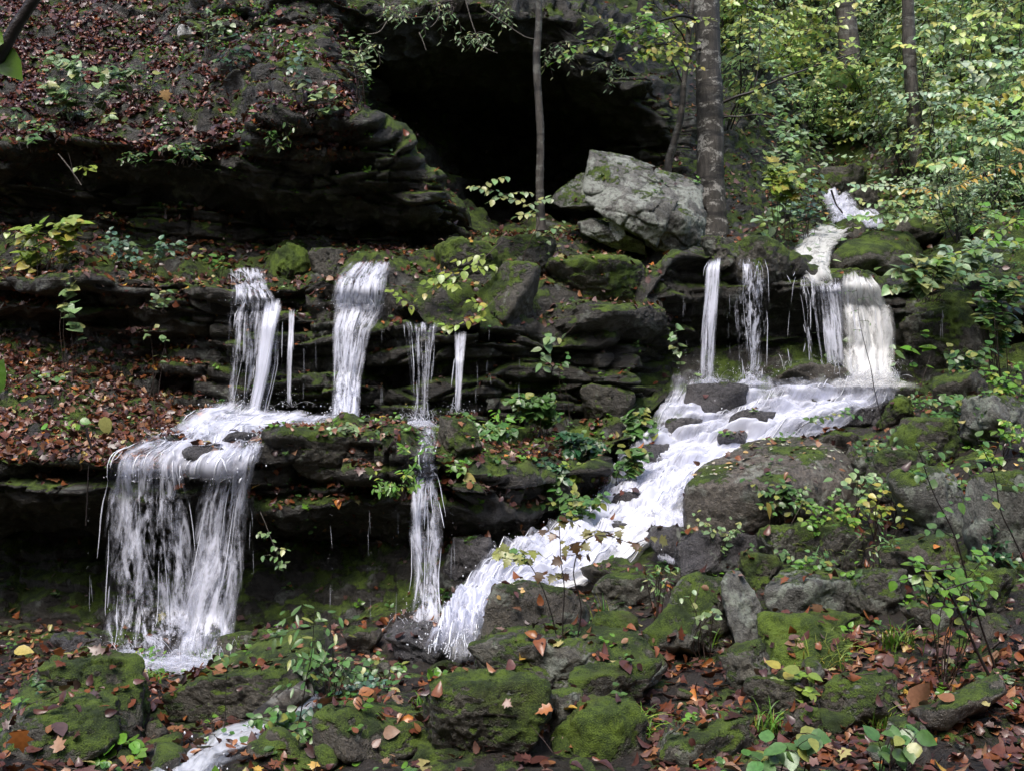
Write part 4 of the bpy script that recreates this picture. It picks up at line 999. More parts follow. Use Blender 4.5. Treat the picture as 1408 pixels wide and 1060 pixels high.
# ---------------------------------------------------------------- stems
def tubes(paths, sides=5):
    VV, QQ = [], []; b = 0
    for pts, rad in paths:
        pts = np.asarray(pts, float); rad = np.broadcast_to(np.asarray(rad, float), len(pts)) if np.ndim(rad) == 0 or len(np.atleast_1d(rad)) == len(pts) else np.interp(np.linspace(0, 1, len(pts)), np.linspace(0, 1, len(rad)), rad)
        t = np.gradient(pts, axis=0); t /= np.linalg.norm(t, axis=1, keepdims=True) + 1e-9
        ref = np.array([0, 1, 0.2]) if abs(t[:, 2]).mean() > .5 else np.array([0, 0.2, 1.0])
        x = np.cross(t, ref); x /= np.linalg.norm(x, axis=1, keepdims=True) + 1e-9; y = np.cross(t, x)
        a = np.linspace(0, 2 * math.pi, sides, endpoint=False)
        ring = pts[:, None] + rad[:, None, None] * (np.cos(a)[None, :, None] * x[:, None] + np.sin(a)[None, :, None] * y[:, None])
        m = len(pts); i = np.arange(m * sides).reshape(m, sides); j = np.roll(i, -1, axis=1)
        QQ.append(np.stack([i[:-1], j[:-1], j[1:], i[1:]], -1).reshape(-1, 4) + b); VV.append(ring.reshape(-1, 3)); b += m * sides
    return np.concatenate(VV), np.concatenate(QQ)
def curve(a, b, r, n=8, wob=.06, sag=0.0):
    a, b = np.asarray(a, float), np.asarray(b, float); L = np.linalg.norm(b - a); t = np.linspace(0, 1, n)[:, None]
    k1, k2 = r.normal(0, wob * L, 3), r.normal(0, wob * L * .6, 3)
    return a + (b - a) * t + k1 * np.sin(math.pi * t) + k2 * np.sin(2 * math.pi * t) + np.array([0, 0, sag * L]) * np.sin(math.pi * t)

VIEW = np.array([0, -1.0, .35])
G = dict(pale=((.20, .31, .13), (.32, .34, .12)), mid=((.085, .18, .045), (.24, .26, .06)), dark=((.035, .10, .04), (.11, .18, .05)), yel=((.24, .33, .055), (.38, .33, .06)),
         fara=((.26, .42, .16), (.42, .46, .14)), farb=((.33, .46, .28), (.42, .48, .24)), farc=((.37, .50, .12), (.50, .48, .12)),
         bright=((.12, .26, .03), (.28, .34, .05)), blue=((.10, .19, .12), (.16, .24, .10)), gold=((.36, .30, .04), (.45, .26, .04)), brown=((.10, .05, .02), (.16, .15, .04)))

def twig_leaves(path, n, size, colr, r, tmpl=OVATE, pair=True, droop=.35, spread=1.0, pa=.12, face=.55, t0=.1):
    """Leaves set alternately along a twig, blades roughly level and tipping towards the light."""
    path = np.asarray(path); t = np.linspace(t0, 1, n) * (len(path) - 1)
    i = np.clip(t.astype(int), 0, len(path) - 2); p = path[i] + (path[i + 1] - path[i]) * (t - i)[:, None]
    tg = path[i + 1] - path[i]; tg /= np.linalg.norm(tg, axis=1, keepdims=True) + 1e-9
    side = np.cross(tg, np.array([0, -face, 1.0])); side /= np.linalg.norm(side, axis=1, keepdims=True) + 1e-9
    sg = np.where(np.arange(n) % 2 == 0, 1, -1)[:, None]
    d = tg * .55 + side * sg * spread + r.normal(0, .25, (n, 3)); d[:, 2] -= droop
    nr = np.array([0, -face, 1.0])[None] + r.normal(0, .3, (n, 3))
    s = size * r.uniform(.65, 1.2, n)
    return leaves(p, d, nr, s, palette(n, r, G[colr][0], .22, G[colr][1], pa), tmpl, r.uniform(.85, 1.15, n))

def finish(root, base, stems, lv, stem_mat='stem', sides=5, leaf_mat='leaf'):
    if stems:
        V, Q = tubes(stems, sides); mesh_obj('stem', V - base, Q, M[stem_mat], root)
    if lv:
        V, Fc, C = merge(lv); mesh_obj('foliage', V - base, Fc, M[leaf_mat], root, col=C, smooth=True)
    return root

def clump(name, label, px, py, w, h, Y, colr, seed, n=60, size=.06, tmpl=OVATE, catg='plant', group=None, pa=.12, stems=7, face=.6, hang=0):
    """Low leafy plant: several stems from one root, leaves in loose layered fans. px, py: middle; w, h in photo pixels."""
    if Y > 7.8: size *= 1.35; n = int(n * 1.1)
    r = np.random.default_rng(seed); c = P(px, py, Y); W, H = w / F * Y, h / F * Y
    g = drop(c[0], Y + .05, c[2] + .12)
    gz_ = g[2] if g is not None and c[2] - g[2] < .9 else c[2] - H * .6
    base = np.array([c[0], Y + .08, gz_ - .02]); root = empty(name, base); tag(root, label, catg, group)
    ST, LV = [], []
    per = max(3, n // stems)
    for k in range(stems):
        tip = c + np.array([r.uniform(-.5, .5) * W, r.uniform(-.3, .3) * W * .7, r.uniform(-.45, .5) * H])
        b0 = base + np.array([r.normal(0, .08) * W, r.normal(0, .05), 0])
        if hang: b0 = c + np.array([r.uniform(-.3, .3) * W, .1, H * .5]); 
        pth = curve(b0, tip, r, 8, .08, .18)
        ST.append((pth, [.0035 + .0006 * H, .0012]))
        LV.append(twig_leaves(pth, per, size, colr, r, tmpl, pa=pa, face=face, t0=.45))
        for _ in range(1):
            tw = curve(pth[5], pth[5] + np.array([r.uniform(-.25, .25) * W, r.uniform(-.15, .1) * W, r.uniform(-.05, .15) * H]), r, 5, .05)
            ST.append((tw, [.002, .001])); LV.append(twig_leaves(tw, max(2, per // 2), size * .9, colr, r, tmpl, pa=pa, face=face))
    return finish(root, base, ST, LV)

def spray(name, label, pts, Y, colr, seed, n=16, size=.065, side=3, slen=60, tmpl=OVATE, catg='sapling', pa=.15, rad=.005, stem_mat='stem', group=None, face=.7, bare=.3, droop=.35, ext=None):
    """A sapling or branch: main stem through given points (px, py[, dY]), side twigs carrying leaves."""
    r = np.random.default_rng(seed)
    if 8.8 < Y < 10.4 and tmpl is OVATE: size *= 1.25
    ctrl = np.array([P(p[0], p[1], Y + (p[2] if len(p) > 2 else 0)) for p in pts])
    path = cat(ctrl, 8 * len(ctrl)) + 0
    path = path + np.stack([fbm(np.c_[np.linspace(0, 3, len(path)), np.full(len(path), seed), np.zeros(len(path))], 2, seed + j) for j in range(3)], 1) * .012
    base = path[0]; root = empty(name, base); tag(root, label, catg, group)
    ST = [(path, [rad, rad * .35])]; LV = []
    if n: LV.append(twig_leaves(path[int(len(path) * bare):], n, size, colr, r, tmpl, pa=pa, face=face, droop=droop))
    for k in range(side):
        i = int(len(path) * (bare + (1 - bare) * (k + .5) / side)); i = min(i, len(path) - 2)
        L = slen / F * Y * r.uniform(.6, 1.15); sg = 1 if k % 2 else -1
        tip = path[i] + np.array([sg * L * r.uniform(.6, 1), -L * r.uniform(-.2, .5), L * r.uniform(-.25, .4)])
        tw = curve(path[i], tip, r, 7, .06, .06)
        ST.append((tw, [rad * .5, rad * .2])); LV.append(twig_leaves(tw, max(4, int(n * .6)) if n else 5, size, colr, r, tmpl, pa=pa, face=face, droop=droop))
    return finish(root, base, ST, LV, stem_mat)

# ---------------------------------------------------------------- plants one can point to (px, py, w, h, distance)
clump('plant', 'spreading patch of pale broad leaves on the upper left leaf slope', 100, 122, 175, 75, 10.6, 'pale', 1, 150, .085, HEART, stems=14)
clump('plant', 'three pale heart leaves on a stalk above the pale patch at upper left', 78, 85, 28, 34, 11.0, 'pale', 2, 9, .085, HEART, stems=3)
clump('plant', 'pale green five leaf sprig low on the leaf slope below the pale patch', 142, 158, 42, 16, 10.3, 'pale', 3, 10, .07, stems=3)
clump('plant', 'big yellow green leaved plant hanging over the left end of the middle ledge', 58, 335, 120, 62, 9.5, 'yel', 4, 80, .085, HEART, stems=10, pa=.2)
clump('plant', 'low dark green bush on the ledge between the yellow green plant and the water', 195, 335, 112, 46, 9.7, 'blue', 5, 95, .055, stems=14)
clump('plant', 'small bright sprig standing right of the low dark green bush', 298, 350, 52, 36, 9.9, 'mid', 6, 14, .06, stems=4)
clump('plant', 'large mottled leaf cluster drooping from the ledge under the yellow green plant', 92, 405, 56, 64, 9.1, 'pale', 7, 14, .095, HEART, stems=4, pa=.35)
clump('plant', 'upright sprig with grey green leaves climbing the mossy upper rock', 418, 80, 58, 50, 9.7, 'blue', 8, 22, .06, stems=6)
clump('plant', 'pale leaf cluster in the middle of the mossy upper rock', 432, 130, 62, 46, 9.6, 'pale', 9, 22, .072, HEART, stems=6)
spray('sapling', 'tiny sapling with four yellow green leaves on a bare arching stalk', [(92,212),(108,252),(118,238),(128,228)], 9.8, 'yel', 10, 5, .075, side=1, slen=22, bare=.6, rad=.003)
clump('plant', 'ferny green tuft on the brown slope above the dark overhang', 184, 214, 44, 22, 9.9, 'mid', 11, 26, .05, NARROW, stems=7)
clump('plant', 'little upright sprig on the dark wall left of the veil waterfall', 220, 408, 24, 30, 9.25, 'pale', 12, 9, .05, stems=3)
clump('plant', 'round bright sprig low on the dark wall left of the veil waterfall', 208, 457, 24, 20, 9.2, 'pale', 13, 9, .052, stems=3)
clump('plant', 'small dark green seedling among the brown leaves under the dark wall', 60, 528, 70, 40, 9.0, 'mid', 14, 18, .055, stems=6)
clump('plant', 'green seedling patch low on the red brown leaf slope', 86, 592, 46, 24, 8.0, 'bright', 15, 14, .06, stems=5)
clump('plant', 'light green leaves poking through the foam of the left ledge', 250, 610, 36, 20, 8.0, 'bright', 16, 12, .05, stems=4)
spray('sapling', 'sapling with chartreuse leaf pairs leaning over the middle ledge', [(690,330,.3),(668,352,.15),(640,372,.05),(600,392),(560,425)], 9.35, 'yel', 17, 15, .07, side=5, slen=52, bare=.15, rad=.005)
spray('sapling', 'lower twig of yellow green leaves beside the thin trickle', [(690,400,.1),(668,425),(645,440),(618,452)], 9.1, 'yel', 18, 10, .066, side=3, slen=30, bare=.2, rad=.004)
spray('sapling', 'pale yellow leaved sapling bending up in front of the cave mouth', [(712,395),(722,350),(742,305),(722,280),(690,265),(655,258)], 9.9, 'pale', 19, 16, .062, side=6, slen=46, bare=.42, rad=.006, pa=.5)
clump('plant', 'small pale sprig by the foot of the thin tree', 760, 312, 50, 22, 10.1, 'pale', 20, 14, .055, stems=5, pa=.4)
spray('vine', 'vine with four big shiny leaves on the bedded cliff below the mossy slabs', [(798,440),(775,462),(752,468),(742,490),(748,505)], 9.2, 'pale', 21, 8, .085, side=2, slen=26, bare=.1, rad=.003, catg='vine')
clump('plant', 'tiny two leaf sprig right of the vine with shiny leaves', 787, 486, 24, 12, 9.3, 'mid', 22, 6, .055, stems=2)
clump('ivy', 'tallest glossy green ivy mound at the back of the middle ledge', 748, 556, 92, 44, 9.05, 'mid', 23, 170, .06, HEART, stems=14, catg='ivy')
clump('ivy', 'glossy ivy patch with pale undersides spilling over the ledge edge', 672, 612, 88, 56, 8.4, 'mid', 24, 170, .062, HEART, stems=14, catg='ivy', pa=.2)
clump('ivy', 'glossy ivy patch between the tallest mound and the rapids', 790, 612, 100, 46, 8.6, 'dark', 25, 170, .058, HEART, stems=14, catg='ivy')
clump('plant', 'lime green arching leaves at the left foot of the tallest ivy mound', 694, 580, 50, 44, 8.8, 'bright', 26, 26, .07, NARROW, stems=7)
clump('ivy', 'ivy sprig at the left bank of the rapids nearest the right hand ledge', 868, 580, 64, 42, 9.2, 'mid', 27, 90, .06, HEART, stems=9, catg='ivy')
clump('ivy', 'ivy sprig touching the left bank of the rapids halfway down', 858, 628, 48, 34, 8.7, 'mid', 28, 70, .055, HEART, stems=7, catg='ivy')
clump('plant', 'loose leafy stems hanging over the dark lower wall left of the rapids', 800, 690, 90, 44, 8.0, 'mid', 29, 80, .055, stems=9, pa=.25)
clump('plant', 'bright drooping leafy plant hanging at the top of the narrow lower waterfall', 552, 646, 76, 66, 6.98, 'bright', 30, 100, .065, NARROW, stems=12, pa=.1)
clump('plant', 'sprig with one yellow leaf right of the narrow lower waterfall top', 612, 655, 54, 36, 7.5, 'bright', 31, 18, .06, stems=5, pa=.25)
clump('plant', 'small leaved plant crowning the mossy lump on the lower ledge', 462, 594, 104, 32, 7.55, 'pale', 32, 46, .05, stems=10)
clump('plant', 'light green sprig on the left end of the mossy lump', 405, 598, 40, 28, 7.6, 'mid', 33, 18, .055, stems=5)
spray('vine', 'white stemmed vine dangling from the lower ledge beside the curtain waterfall', [(356,706),(366,722),(374,745),(380,768),(384,782)], 7.1, 'pale', 34, 8, .05, side=4, slen=22, bare=.3, rad=.003, stem_mat='root', catg='vine')
clump('plant', 'leaf pair by the leftmost slim fall on the right hand ledge', 936, 458, 40, 20, 9.7, 'pale', 35, 8, .065, HEART, stems=3)
clump('plant', 'maple like yellow green branch tips left of the upper stream', 1078, 238, 84, 60, 11.6, 'yel', 36, 90, .085, MAPLE, stems=9, catg='shrub', pa=.2)
clump('shrub', 'pale shrub leaning over the creamy chute of the upper stream', 1112, 262, 54, 60, 12.2, 'blue', 37, 60, .06, stems=9, catg='shrub')
spray('sapling', 'dark needle leaved sapling standing in front of the thick white waterfall', [(1213,590),(1203,540),(1194,490),(1184,440),(1178,398)], 8.9, 'mid', 38, 0, .03, side=5, slen=24, tmpl=NARROW, bare=.62, rad=.005, stem_mat='dark_stem')
spray('sapling', 'low arching branch with red and green leaves at the foot of the foam', [(1095,590),(1120,575),(1140,572),(1165,566)], 8.6, 'mid', 39, 12, .055, side=2, slen=26, bare=.2, rad=.003, stem_mat='dark_stem')
clump('shrub', 'broad leaved bush overhanging the dark ledge block right of the waterfall', 1278, 378, 110, 56, 9.9, 'pale', 40, 110, .085, HEART, stems=11, catg='shrub', pa=.25)
clump('plant', 'two round leaves hanging in front of the dark ledge block', 1262, 458, 34, 18, 9.6, 'bright', 41, 5, .08, HEART, stems=2)
clump('shrub', 'tall leafy bush at the right edge above the grassy bank', 1380, 420, 80, 130, 9.2, 'mid', 42, 190, .07, stems=14, catg='shrub', pa=.2)
spray('sapling', 'golden yellow leaf branch reaching in from the right edge', [(1440,205),(1400,222),(1350,238),(1310,258),(1278,272)], 8.6, 'gold', 43, 26, .07, side=5, slen=46, tmpl=NARROW, bare=.05, rad=.005, pa=.35)
spray('sapling', 'yellow leaf branch slanting through the hillside shrubs at upper right', [(1445,80),(1410,110),(1372,138),(1340,165),(1326,160)], 9.5, 'yel', 44, 22, .07, side=4, slen=50, bare=.05, rad=.005, pa=.5)
clump('plant', 'lush green plant covering the front of the largest boulder', 1072, 682, 90, 56, 6.95, 'mid', 45, 90, .055, stems=11, pa=.18)
clump('plant', 'leafy sprig under the left end of the largest boulder', 985, 718, 70, 36, 6.95, 'pale', 46, 34, .05, stems=8, pa=.2)
clump('plant', 'large leaved plant right of the largest boulder', 1178, 660, 76, 50, 6.9, 'pale', 47, 42, .06, stems=9)
clump('plant', 'yellowing plant below the right shoulder of the largest boulder', 1215, 690, 70, 50, 6.7, 'yel', 48, 36, .055, stems=8, pa=.4)
clump('plant', 'leafy sprig growing by the small mossy hump near the foam', 1258, 592, 56, 30, 8.0, 'mid', 49, 22, .055, stems=6)
clump('plant', 'mixed weeds on the upper right bank below the dark ledge block', 1330, 560, 110, 50, 7.9, 'mid', 50, 140, .05, stems=15, pa=.25)
clump('plant', 'weedy patch against the right edge above the grey rocks', 1385, 610, 80, 60, 7.2, 'bright', 51, 110, .05, stems=11, pa=.2)
clump('plant', 'low weeds between the rounded mossy rock and the pale grey rock', 1270, 625, 80, 30, 7.4, 'mid', 52, 44, .045, stems=9)
clump('plant', 'red tinged weeds in front of the pale grey rock', 1235, 668, 50, 34, 6.9, 'mid', 53, 26, .05, stems=6, pa=.3)
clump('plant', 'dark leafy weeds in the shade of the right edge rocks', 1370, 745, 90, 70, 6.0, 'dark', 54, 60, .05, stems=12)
spray('sapling', 'dark bare stemmed sapling with one layer of green leaves at lower right', [(1400,1010),(1372,945),(1335,880),(1300,815),(1262,782)], 4.7, 'bright', 55, 4, .06, side=4, slen=70, bare=.62, rad=.010, stem_mat='dark_stem')
clump('plant', 'flat layered canopy of green leaves held over the tan slab', 1300, 778, 130, 40, 4.9, 'bright', 56, 60, .058, stems=9, face=.5)
spray('sapling', 'tall thin dark twig rising from the lower right corner', [(1378,950),(1352,860),(1322,760),(1286,680),(1258,615)], 4.9, 'mid', 57, 5, .055, side=4, slen=40, bare=.5, rad=.006, stem_mat='dark_stem')
spray('sapling', 'wispy dark twig crossing the right edge rocks', [(1420,800),(1395,745),(1372,690),(1362,640),(1345,600)], 5.2, 'mid', 58, 5, .05, side=4, slen=44, bare=.4, rad=.005, stem_mat='dark_stem')
spray('sapling', 'dry sapling with brown maple leaves standing before the rapids', [(772,925),(772,860),(774,800),(770,750),(772,712)], 5.5, 'brown', 59, 5, .055, side=4, slen=40, tmpl=MAPLE, bare=.45, rad=.005, stem_mat='dark_stem', pa=.3, droop=.7)
spray('sapling', 'slanting stem with curled yellow brown maple leaves right of the dry sapling', [(790,905),(800,840),(790,785),(806,745),(840,738),(872,745)], 5.5, 'brown', 60, 7, .06, side=4, slen=46, tmpl=MAPLE, bare=.5, rad=.005, stem_mat='dark_stem', pa=.5, droop=.6)
spray('sapling', 'thin seedling with olive maple leaves leaning left over the rapids', [(765,880),(752,820),(735,785),(712,760),(692,758)], 5.6, 'mid', 61, 8, .07, side=3, slen=36, tmpl=MAPLE, bare=.55, rad=.004, stem_mat='dark_stem', pa=.5)
spray('plant', 'tall dark stalk with a rusty curled leaf and green leaf tiers at lower left', [(402,1040),(412,985),(420,930),(430,880),(434,840)], 4.7, 'mid', 62, 6, .065, side=6, slen=58, tmpl=NARROW, bare=.35, rad=.004, stem_mat='dark_stem', catg='plant', pa=.15)
spray('plant', 'slim bare dark stalk left of the tall stalk with the rusty leaf', [(306,1030),(310,980),(314,930),(318,895)], 4.8, 'mid', 63, 4, .05, side=1, slen=20, bare=.7, rad=.003, stem_mat='dark_stem', catg='plant')
spray('plant', 'long green leaf tiers in front of the dark lower wall', [(470,1000),(452,930),(420,880),(385,848)], 5.0, 'mid', 64, 7, .07, side=4, slen=44, tmpl=NARROW, bare=.35, rad=.003, stem_mat='green_stem', catg='plant')
clump('plant', 'lush herb patch at the middle of the lower left foreground', 448, 915, 80, 50, 5.3, 'mid', 65, 40, .048, stems=10)
clump('plant', 'low green leaves beside the little foreground stream', 385, 1000, 110, 60, 4.6, 'mid', 66, 60, .055, stems=12)
clump('plant', 'pale crowded leaves on the stone above the little foreground stream', 420, 985, 60, 40, 4.8, 'blue', 67, 40, .045, stems=8)
clump('plant', 'small fresh green leaves at the bottom edge left of the little stream', 170, 1030, 60, 36, 4.3, 'bright', 68, 12, .07, stems=4)
clump('plant', 'green shoots at the base of the curtain waterfall', 200, 905, 40, 30, 6.5, 'bright', 69, 20, .06, NARROW, stems=6)
clump('plant', 'big shiny green leaves at the bottom edge right of the smooth slab', 1085, 1035, 120, 56, 3.75, 'mid', 70, 16, .085, OVATE, stems=6, pa=.1)
clump('plant', 'pair of wide green leaves at the bottom right edge', 1225, 1035, 70, 60, 3.8, 'mid', 71, 10, .08, OVATE, stems=4, pa=.1)
clump('plant', 'trailing herb with lime leaves beside the dark mossy stone', 1095, 940, 50, 40, 4.6, 'yel', 72, 12, .07, stems=4)
clump('plant', 'sparse vine leaves on the face of the dark triangular boulder', 972, 832, 50, 44, 5.7, 'pale', 73, 14, .05, stems=4)
clump('plant', 'fern like tuft in front of the grassy heap of stone', 1210, 735, 60, 40, 6.3, 'mid', 74, 36, .05, NARROW, stems=9)
clump('plant', 'herbs at the left of the flat grey green bedrock slab', 520, 930, 90, 40, 5.7, 'mid', 75, 40, .05, stems=10)
clump('plant', 'low cress like leaves beside the dark wet rock at the rapids foot', 495, 945, 60, 24, 5.4, 'blue', 76, 30, .04, stems=8)

# ---------------------------------------------------------------- grass tufts
def tuft(label, px, py, w, h, seed, colr='bright', n=46, Y=None):
    r = np.random.default_rng(seed); s = seat(px, py + h * .45)
    if s is None: return
    W, H = w / F * s[1], h / F * s[1]; VV, QQ, CC = [], [], []; b = 0
    for k in range(n):
        b0 = np.array([r.normal(0, .2) * W, r.normal(0, .12) * W, -.01]); a = r.uniform(0, 6.28); L = H * r.uniform(.6, 1.35); lean = r.uniform(.25, .9)
        t = np.linspace(0, 1, 7)[:, None]
        p = b0 + np.array([[math.cos(a), math.sin(a) * .8 - .25, 0]]) * L * lean * t ** 1.6 + np.array([[0, 0, 1]]) * L * (t - .62 * lean * t ** 2.6)
        wv = np.array([-math.sin(a), math.cos(a), 0]); ww = (.0035 * r.uniform(.6, 1.3) * (1 - t[:, 0] ** 2) + .0004)[:, None]
        VV.append(np.concatenate([p - wv * ww, p + wv * ww + np.array([0, 0, .001])])); i = np.arange(6)
        QQ.append(np.stack([i, i + 1, i + 8, i + 7], -1) + b); b += 14
        CC.append(np.repeat(palette(1, r, G[colr][0], .3, G[colr][1], .3), 14, 0))
    o = mesh_obj('grass_tuft', np.concatenate(VV), np.concatenate(QQ), M['grass'], origin=None, col=np.concatenate(CC)); o.location = [float(c) for c in s]
    tag(o, label, 'grass')
tuft('arching grass tuft over the front of the mossy mound on the right bank', 1125, 895, 110, 60, 1, 'yel', 90)
tuft('dry straw coloured grass tuft above the flat topped block', 1148, 755, 70, 46, 2, 'pale', 50)
tuft('green grass tuft in the leaves right of the mossy mound', 1232, 868, 70, 50, 3, 'bright', 70)
tuft('fine grass tuft at the foot of the dark triangular boulder', 965, 880, 60, 36, 4, 'bright', 46)
tuft('grass tuft at the foot of the tall humped boulder', 692, 895, 56, 40, 5, 'bright', 60)
tuft('straw tinted grass tuft right of the tall humped boulder', 752, 885, 50, 46, 6, 'pale', 34)
tuft('bright grass tuft at the right foot of the curtain waterfall', 280, 905, 46, 34, 7, 'bright', 70)
tuft('grass tuft between the long blocky boulder and the curtain waterfall', 205, 925, 46, 26, 8, 'bright', 50)
tuft('long bladed grass tuft drooping over the large green dome', 872, 990, 56, 60, 9, 'bright', 60)
tuft('grass tuft in front of the dark mossy stone at lower right', 1060, 985, 60, 50, 10, 'bright', 50)
tuft('thin grass tuft beside the tilted brown slab', 1215, 985, 40, 50, 11, 'bright', 30)
tuft('grass tuft on the ferny rock by the right lobe of the rapids', 862, 795, 60, 36, 12, 'bright', 50)
tuft('grass tuft hanging beneath the ferny rock', 830, 835, 50, 40, 13, 'mid', 40)
tuft('yellow curved grass blades left of the bottom dome', 705, 1000, 50, 50, 14, 'pale', 26)
tuft('grass tuft on the bank behind the leaning lichen slab', 1090, 742, 50, 36, 15, 'mid', 40)
tuft('grass tuft beside the tan slab under the leafy stems', 1190, 790, 40, 36, 16, 'bright', 36)
tuft('grass tuft among weeds below the broad dark ledge block', 1300, 600, 60, 36, 17, 'mid', 50)
tuft('small grass tuft by the brown angular boulder ridge', 580, 960, 40, 30, 18, 'bright', 36)

for k, (lab, pts, Y, c_) in enumerate([
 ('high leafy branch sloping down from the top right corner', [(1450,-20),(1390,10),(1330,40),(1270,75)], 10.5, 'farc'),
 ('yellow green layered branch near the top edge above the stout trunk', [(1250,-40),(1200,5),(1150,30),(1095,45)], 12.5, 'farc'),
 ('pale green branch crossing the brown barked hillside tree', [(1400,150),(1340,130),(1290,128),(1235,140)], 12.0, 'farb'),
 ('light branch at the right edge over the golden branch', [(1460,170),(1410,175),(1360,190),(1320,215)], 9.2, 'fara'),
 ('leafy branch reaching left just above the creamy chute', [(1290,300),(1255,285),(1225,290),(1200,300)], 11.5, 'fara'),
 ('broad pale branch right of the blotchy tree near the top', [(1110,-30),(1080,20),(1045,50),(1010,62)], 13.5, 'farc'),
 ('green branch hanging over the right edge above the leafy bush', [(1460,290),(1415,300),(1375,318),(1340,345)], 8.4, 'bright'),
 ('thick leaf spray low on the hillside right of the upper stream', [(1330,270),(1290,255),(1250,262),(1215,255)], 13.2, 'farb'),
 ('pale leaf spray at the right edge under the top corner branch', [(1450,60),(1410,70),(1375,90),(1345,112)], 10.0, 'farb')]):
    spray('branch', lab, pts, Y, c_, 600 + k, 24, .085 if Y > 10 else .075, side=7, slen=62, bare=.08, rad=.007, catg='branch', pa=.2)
for args in [
 ('leafy weeds over the left end of the shaggy upper overhang', 35, 178, 90, 44, 10.0, 'mid', 80, 50, .06, OVATE), ('dark green herbs at the top of the mossy upper rock', 330, 70, 110, 50, 10.4, 'dark', 81, 70, .05, OVATE),
 ('pale sprig beside the small square stone', 285, 22, 60, 34, 10.9, 'pale', 82, 26, .06, OVATE), ('fern tuft on the brow of the mossy upper rock', 380, 190, 60, 40, 9.6, 'mid', 83, 50, .05, NARROW),
 ('light leaved sprig near the cave corner', 492, 70, 46, 50, 9.9, 'pale', 84, 26, .06, OVATE), ('green weeds in the middle of the upper left leaf slope', 190, 90, 90, 40, 10.6, 'mid', 85, 40, .06, OVATE),
 ('trailing leaves over the lip below the upper left leaf slope', 250, 205, 100, 30, 9.8, 'mid', 86, 46, .05, OVATE), ('dense small leaves behind the narrowing clear waterfall base', 655, 580, 70, 34, 8.8, 'mid', 87, 60, .05, OVATE),
 ('glossy leaves on the ledge brow under the lower ivy', 735, 650, 100, 40, 8.2, 'dark', 88, 90, .055, HEART), ('yellowing leaves on the bank right of the glossy brow leaves', 790, 655, 60, 34, 8.3, 'yel', 89, 30, .055, OVATE),
 ('leafy weeds behind the sloping rock under the dark ledge block', 1345, 492, 110, 40, 8.8, 'mid', 90, 80, .055, OVATE), ('bright weeds at the right edge below the tall leafy bush', 1385, 520, 60, 50, 8.3, 'bright', 91, 60, .055, OVATE),
 ('pale bush on top of the dark ledge block near the right edge', 1345, 350, 110, 50, 10.2, 'farb', 92, 110, .075, OVATE), ('weeds spilling over the rounded mossy rock on the right bank', 1210, 612, 70, 34, 7.5, 'mid', 93, 50, .05, OVATE),
 ('weeds in the gap between the largest boulder and the pale grey rock', 1150, 705, 90, 40, 6.7, 'bright', 94, 60, .05, OVATE), ('low herbs above the flat topped grey block', 1105, 765, 90, 26, 6.4, 'mid', 95, 46, .045, OVATE),
 ('herbs along the foot of the tan flat slab', 1275, 812, 80, 34, 5.8, 'mid', 96, 40, .05, OVATE), ('small herbs beside the dark triangular boulder top', 905, 780, 60, 30, 6.2, 'mid', 97, 36, .045, NARROW)]:
    clump('plant', *args, stems=10, pa=.15)
# twigs lying in the litter
_tp, _tn, _ts = scatter(SURF, 14, litter_density, 980)
_kp = ~near_stream(_tp) | (_ts >= 3); _tp, _tn = _tp[_kp], _tn[_kp]; r = np.random.default_rng(981)
_tw = []
for q, nn_ in zip(_tp, _tn):
    dd = r.normal(size=3); dd -= dd.dot(nn_) * nn_; dd /= np.linalg.norm(dd) + 1e-9; L = r.uniform(.06, .28)
    _tw.append((curve(q + nn_ * .012 - dd * L / 2, q + nn_ * r.uniform(.01, .05) + dd * L / 2, r, 5, .05), [r.uniform(.0015, .004), .001]))
V, Q = tubes(_tw, 4); tag(mesh_obj('twig_litter', V, Q, M['stem']), kind='stuff'); print('twigs', len(_tw))
# ---------------------------------------------------------------- single leaves and twigs that stand out
def one_leaf(label, px, py, Y, size, c, tmpl=OVATE, d=(1, 0, .2), n=(0, -1, .6), seat_it=False):
    p = seat(px, py) if seat_it else P(px, py, Y)
    V, Fc, C = leaves([p - np.array(d) * size * .4 + (np.array([0, -.01, .015]) if seat_it else 0)], [d], [n], [size], [c], tmpl)
    tag(mesh_obj('leaf', V, Fc, M['leaf'], origin=p, col=C), label, 'leaf')
one_leaf('single upright yellow green leaf on the red brown leaf slope', 145, 583, 8.2, .16, (.42, .42, .14), d=(.15, 0, -1))
one_leaf('yellow leaf lying on top of the largest boulder', 1113, 617, 7.6, .11, (.5, .38, .16), d=(1, .2, 0), n=(0, -.4, 1), seat_it=True)
one_leaf('orange brown maple leaf on the slope beside the upper left patch', 228, 132, 10.3, .13, (.45, .28, .12), MAPLE, d=(.3, 0, -1))
one_leaf('rusty brown leaf hanging over the bottom left slab', 28, 1018, 4.1, .10, (.28, .10, .025), MAPLE, d=(.1, 0, -1))
one_leaf('yellow leaf standing on edge by the plant on the largest boulder', 1057, 700, 6.8, .12, (.45, .34, .08), d=(.3, 0, -1), n=(1, -.7, 0))
one_leaf('tan curled leaf in the muddy hollow by the tilted brown slab', 1262, 958, 4.5, .14, (.34, .17, .10), CURL2, d=(.5, 0, .8))
one_leaf('yellow leaf at the left end of the brown leaf bank by the dark wall', 30, 894, 6.6, .13, (.5, .40, .10), d=(1, 0, 0), n=(0, -.6, 1))
one_leaf('round yellow leaf right of the narrow lower waterfall', 645, 658, 7.5, .10, (.45, .38, .12), HEART, d=(.8, 0, -.4))

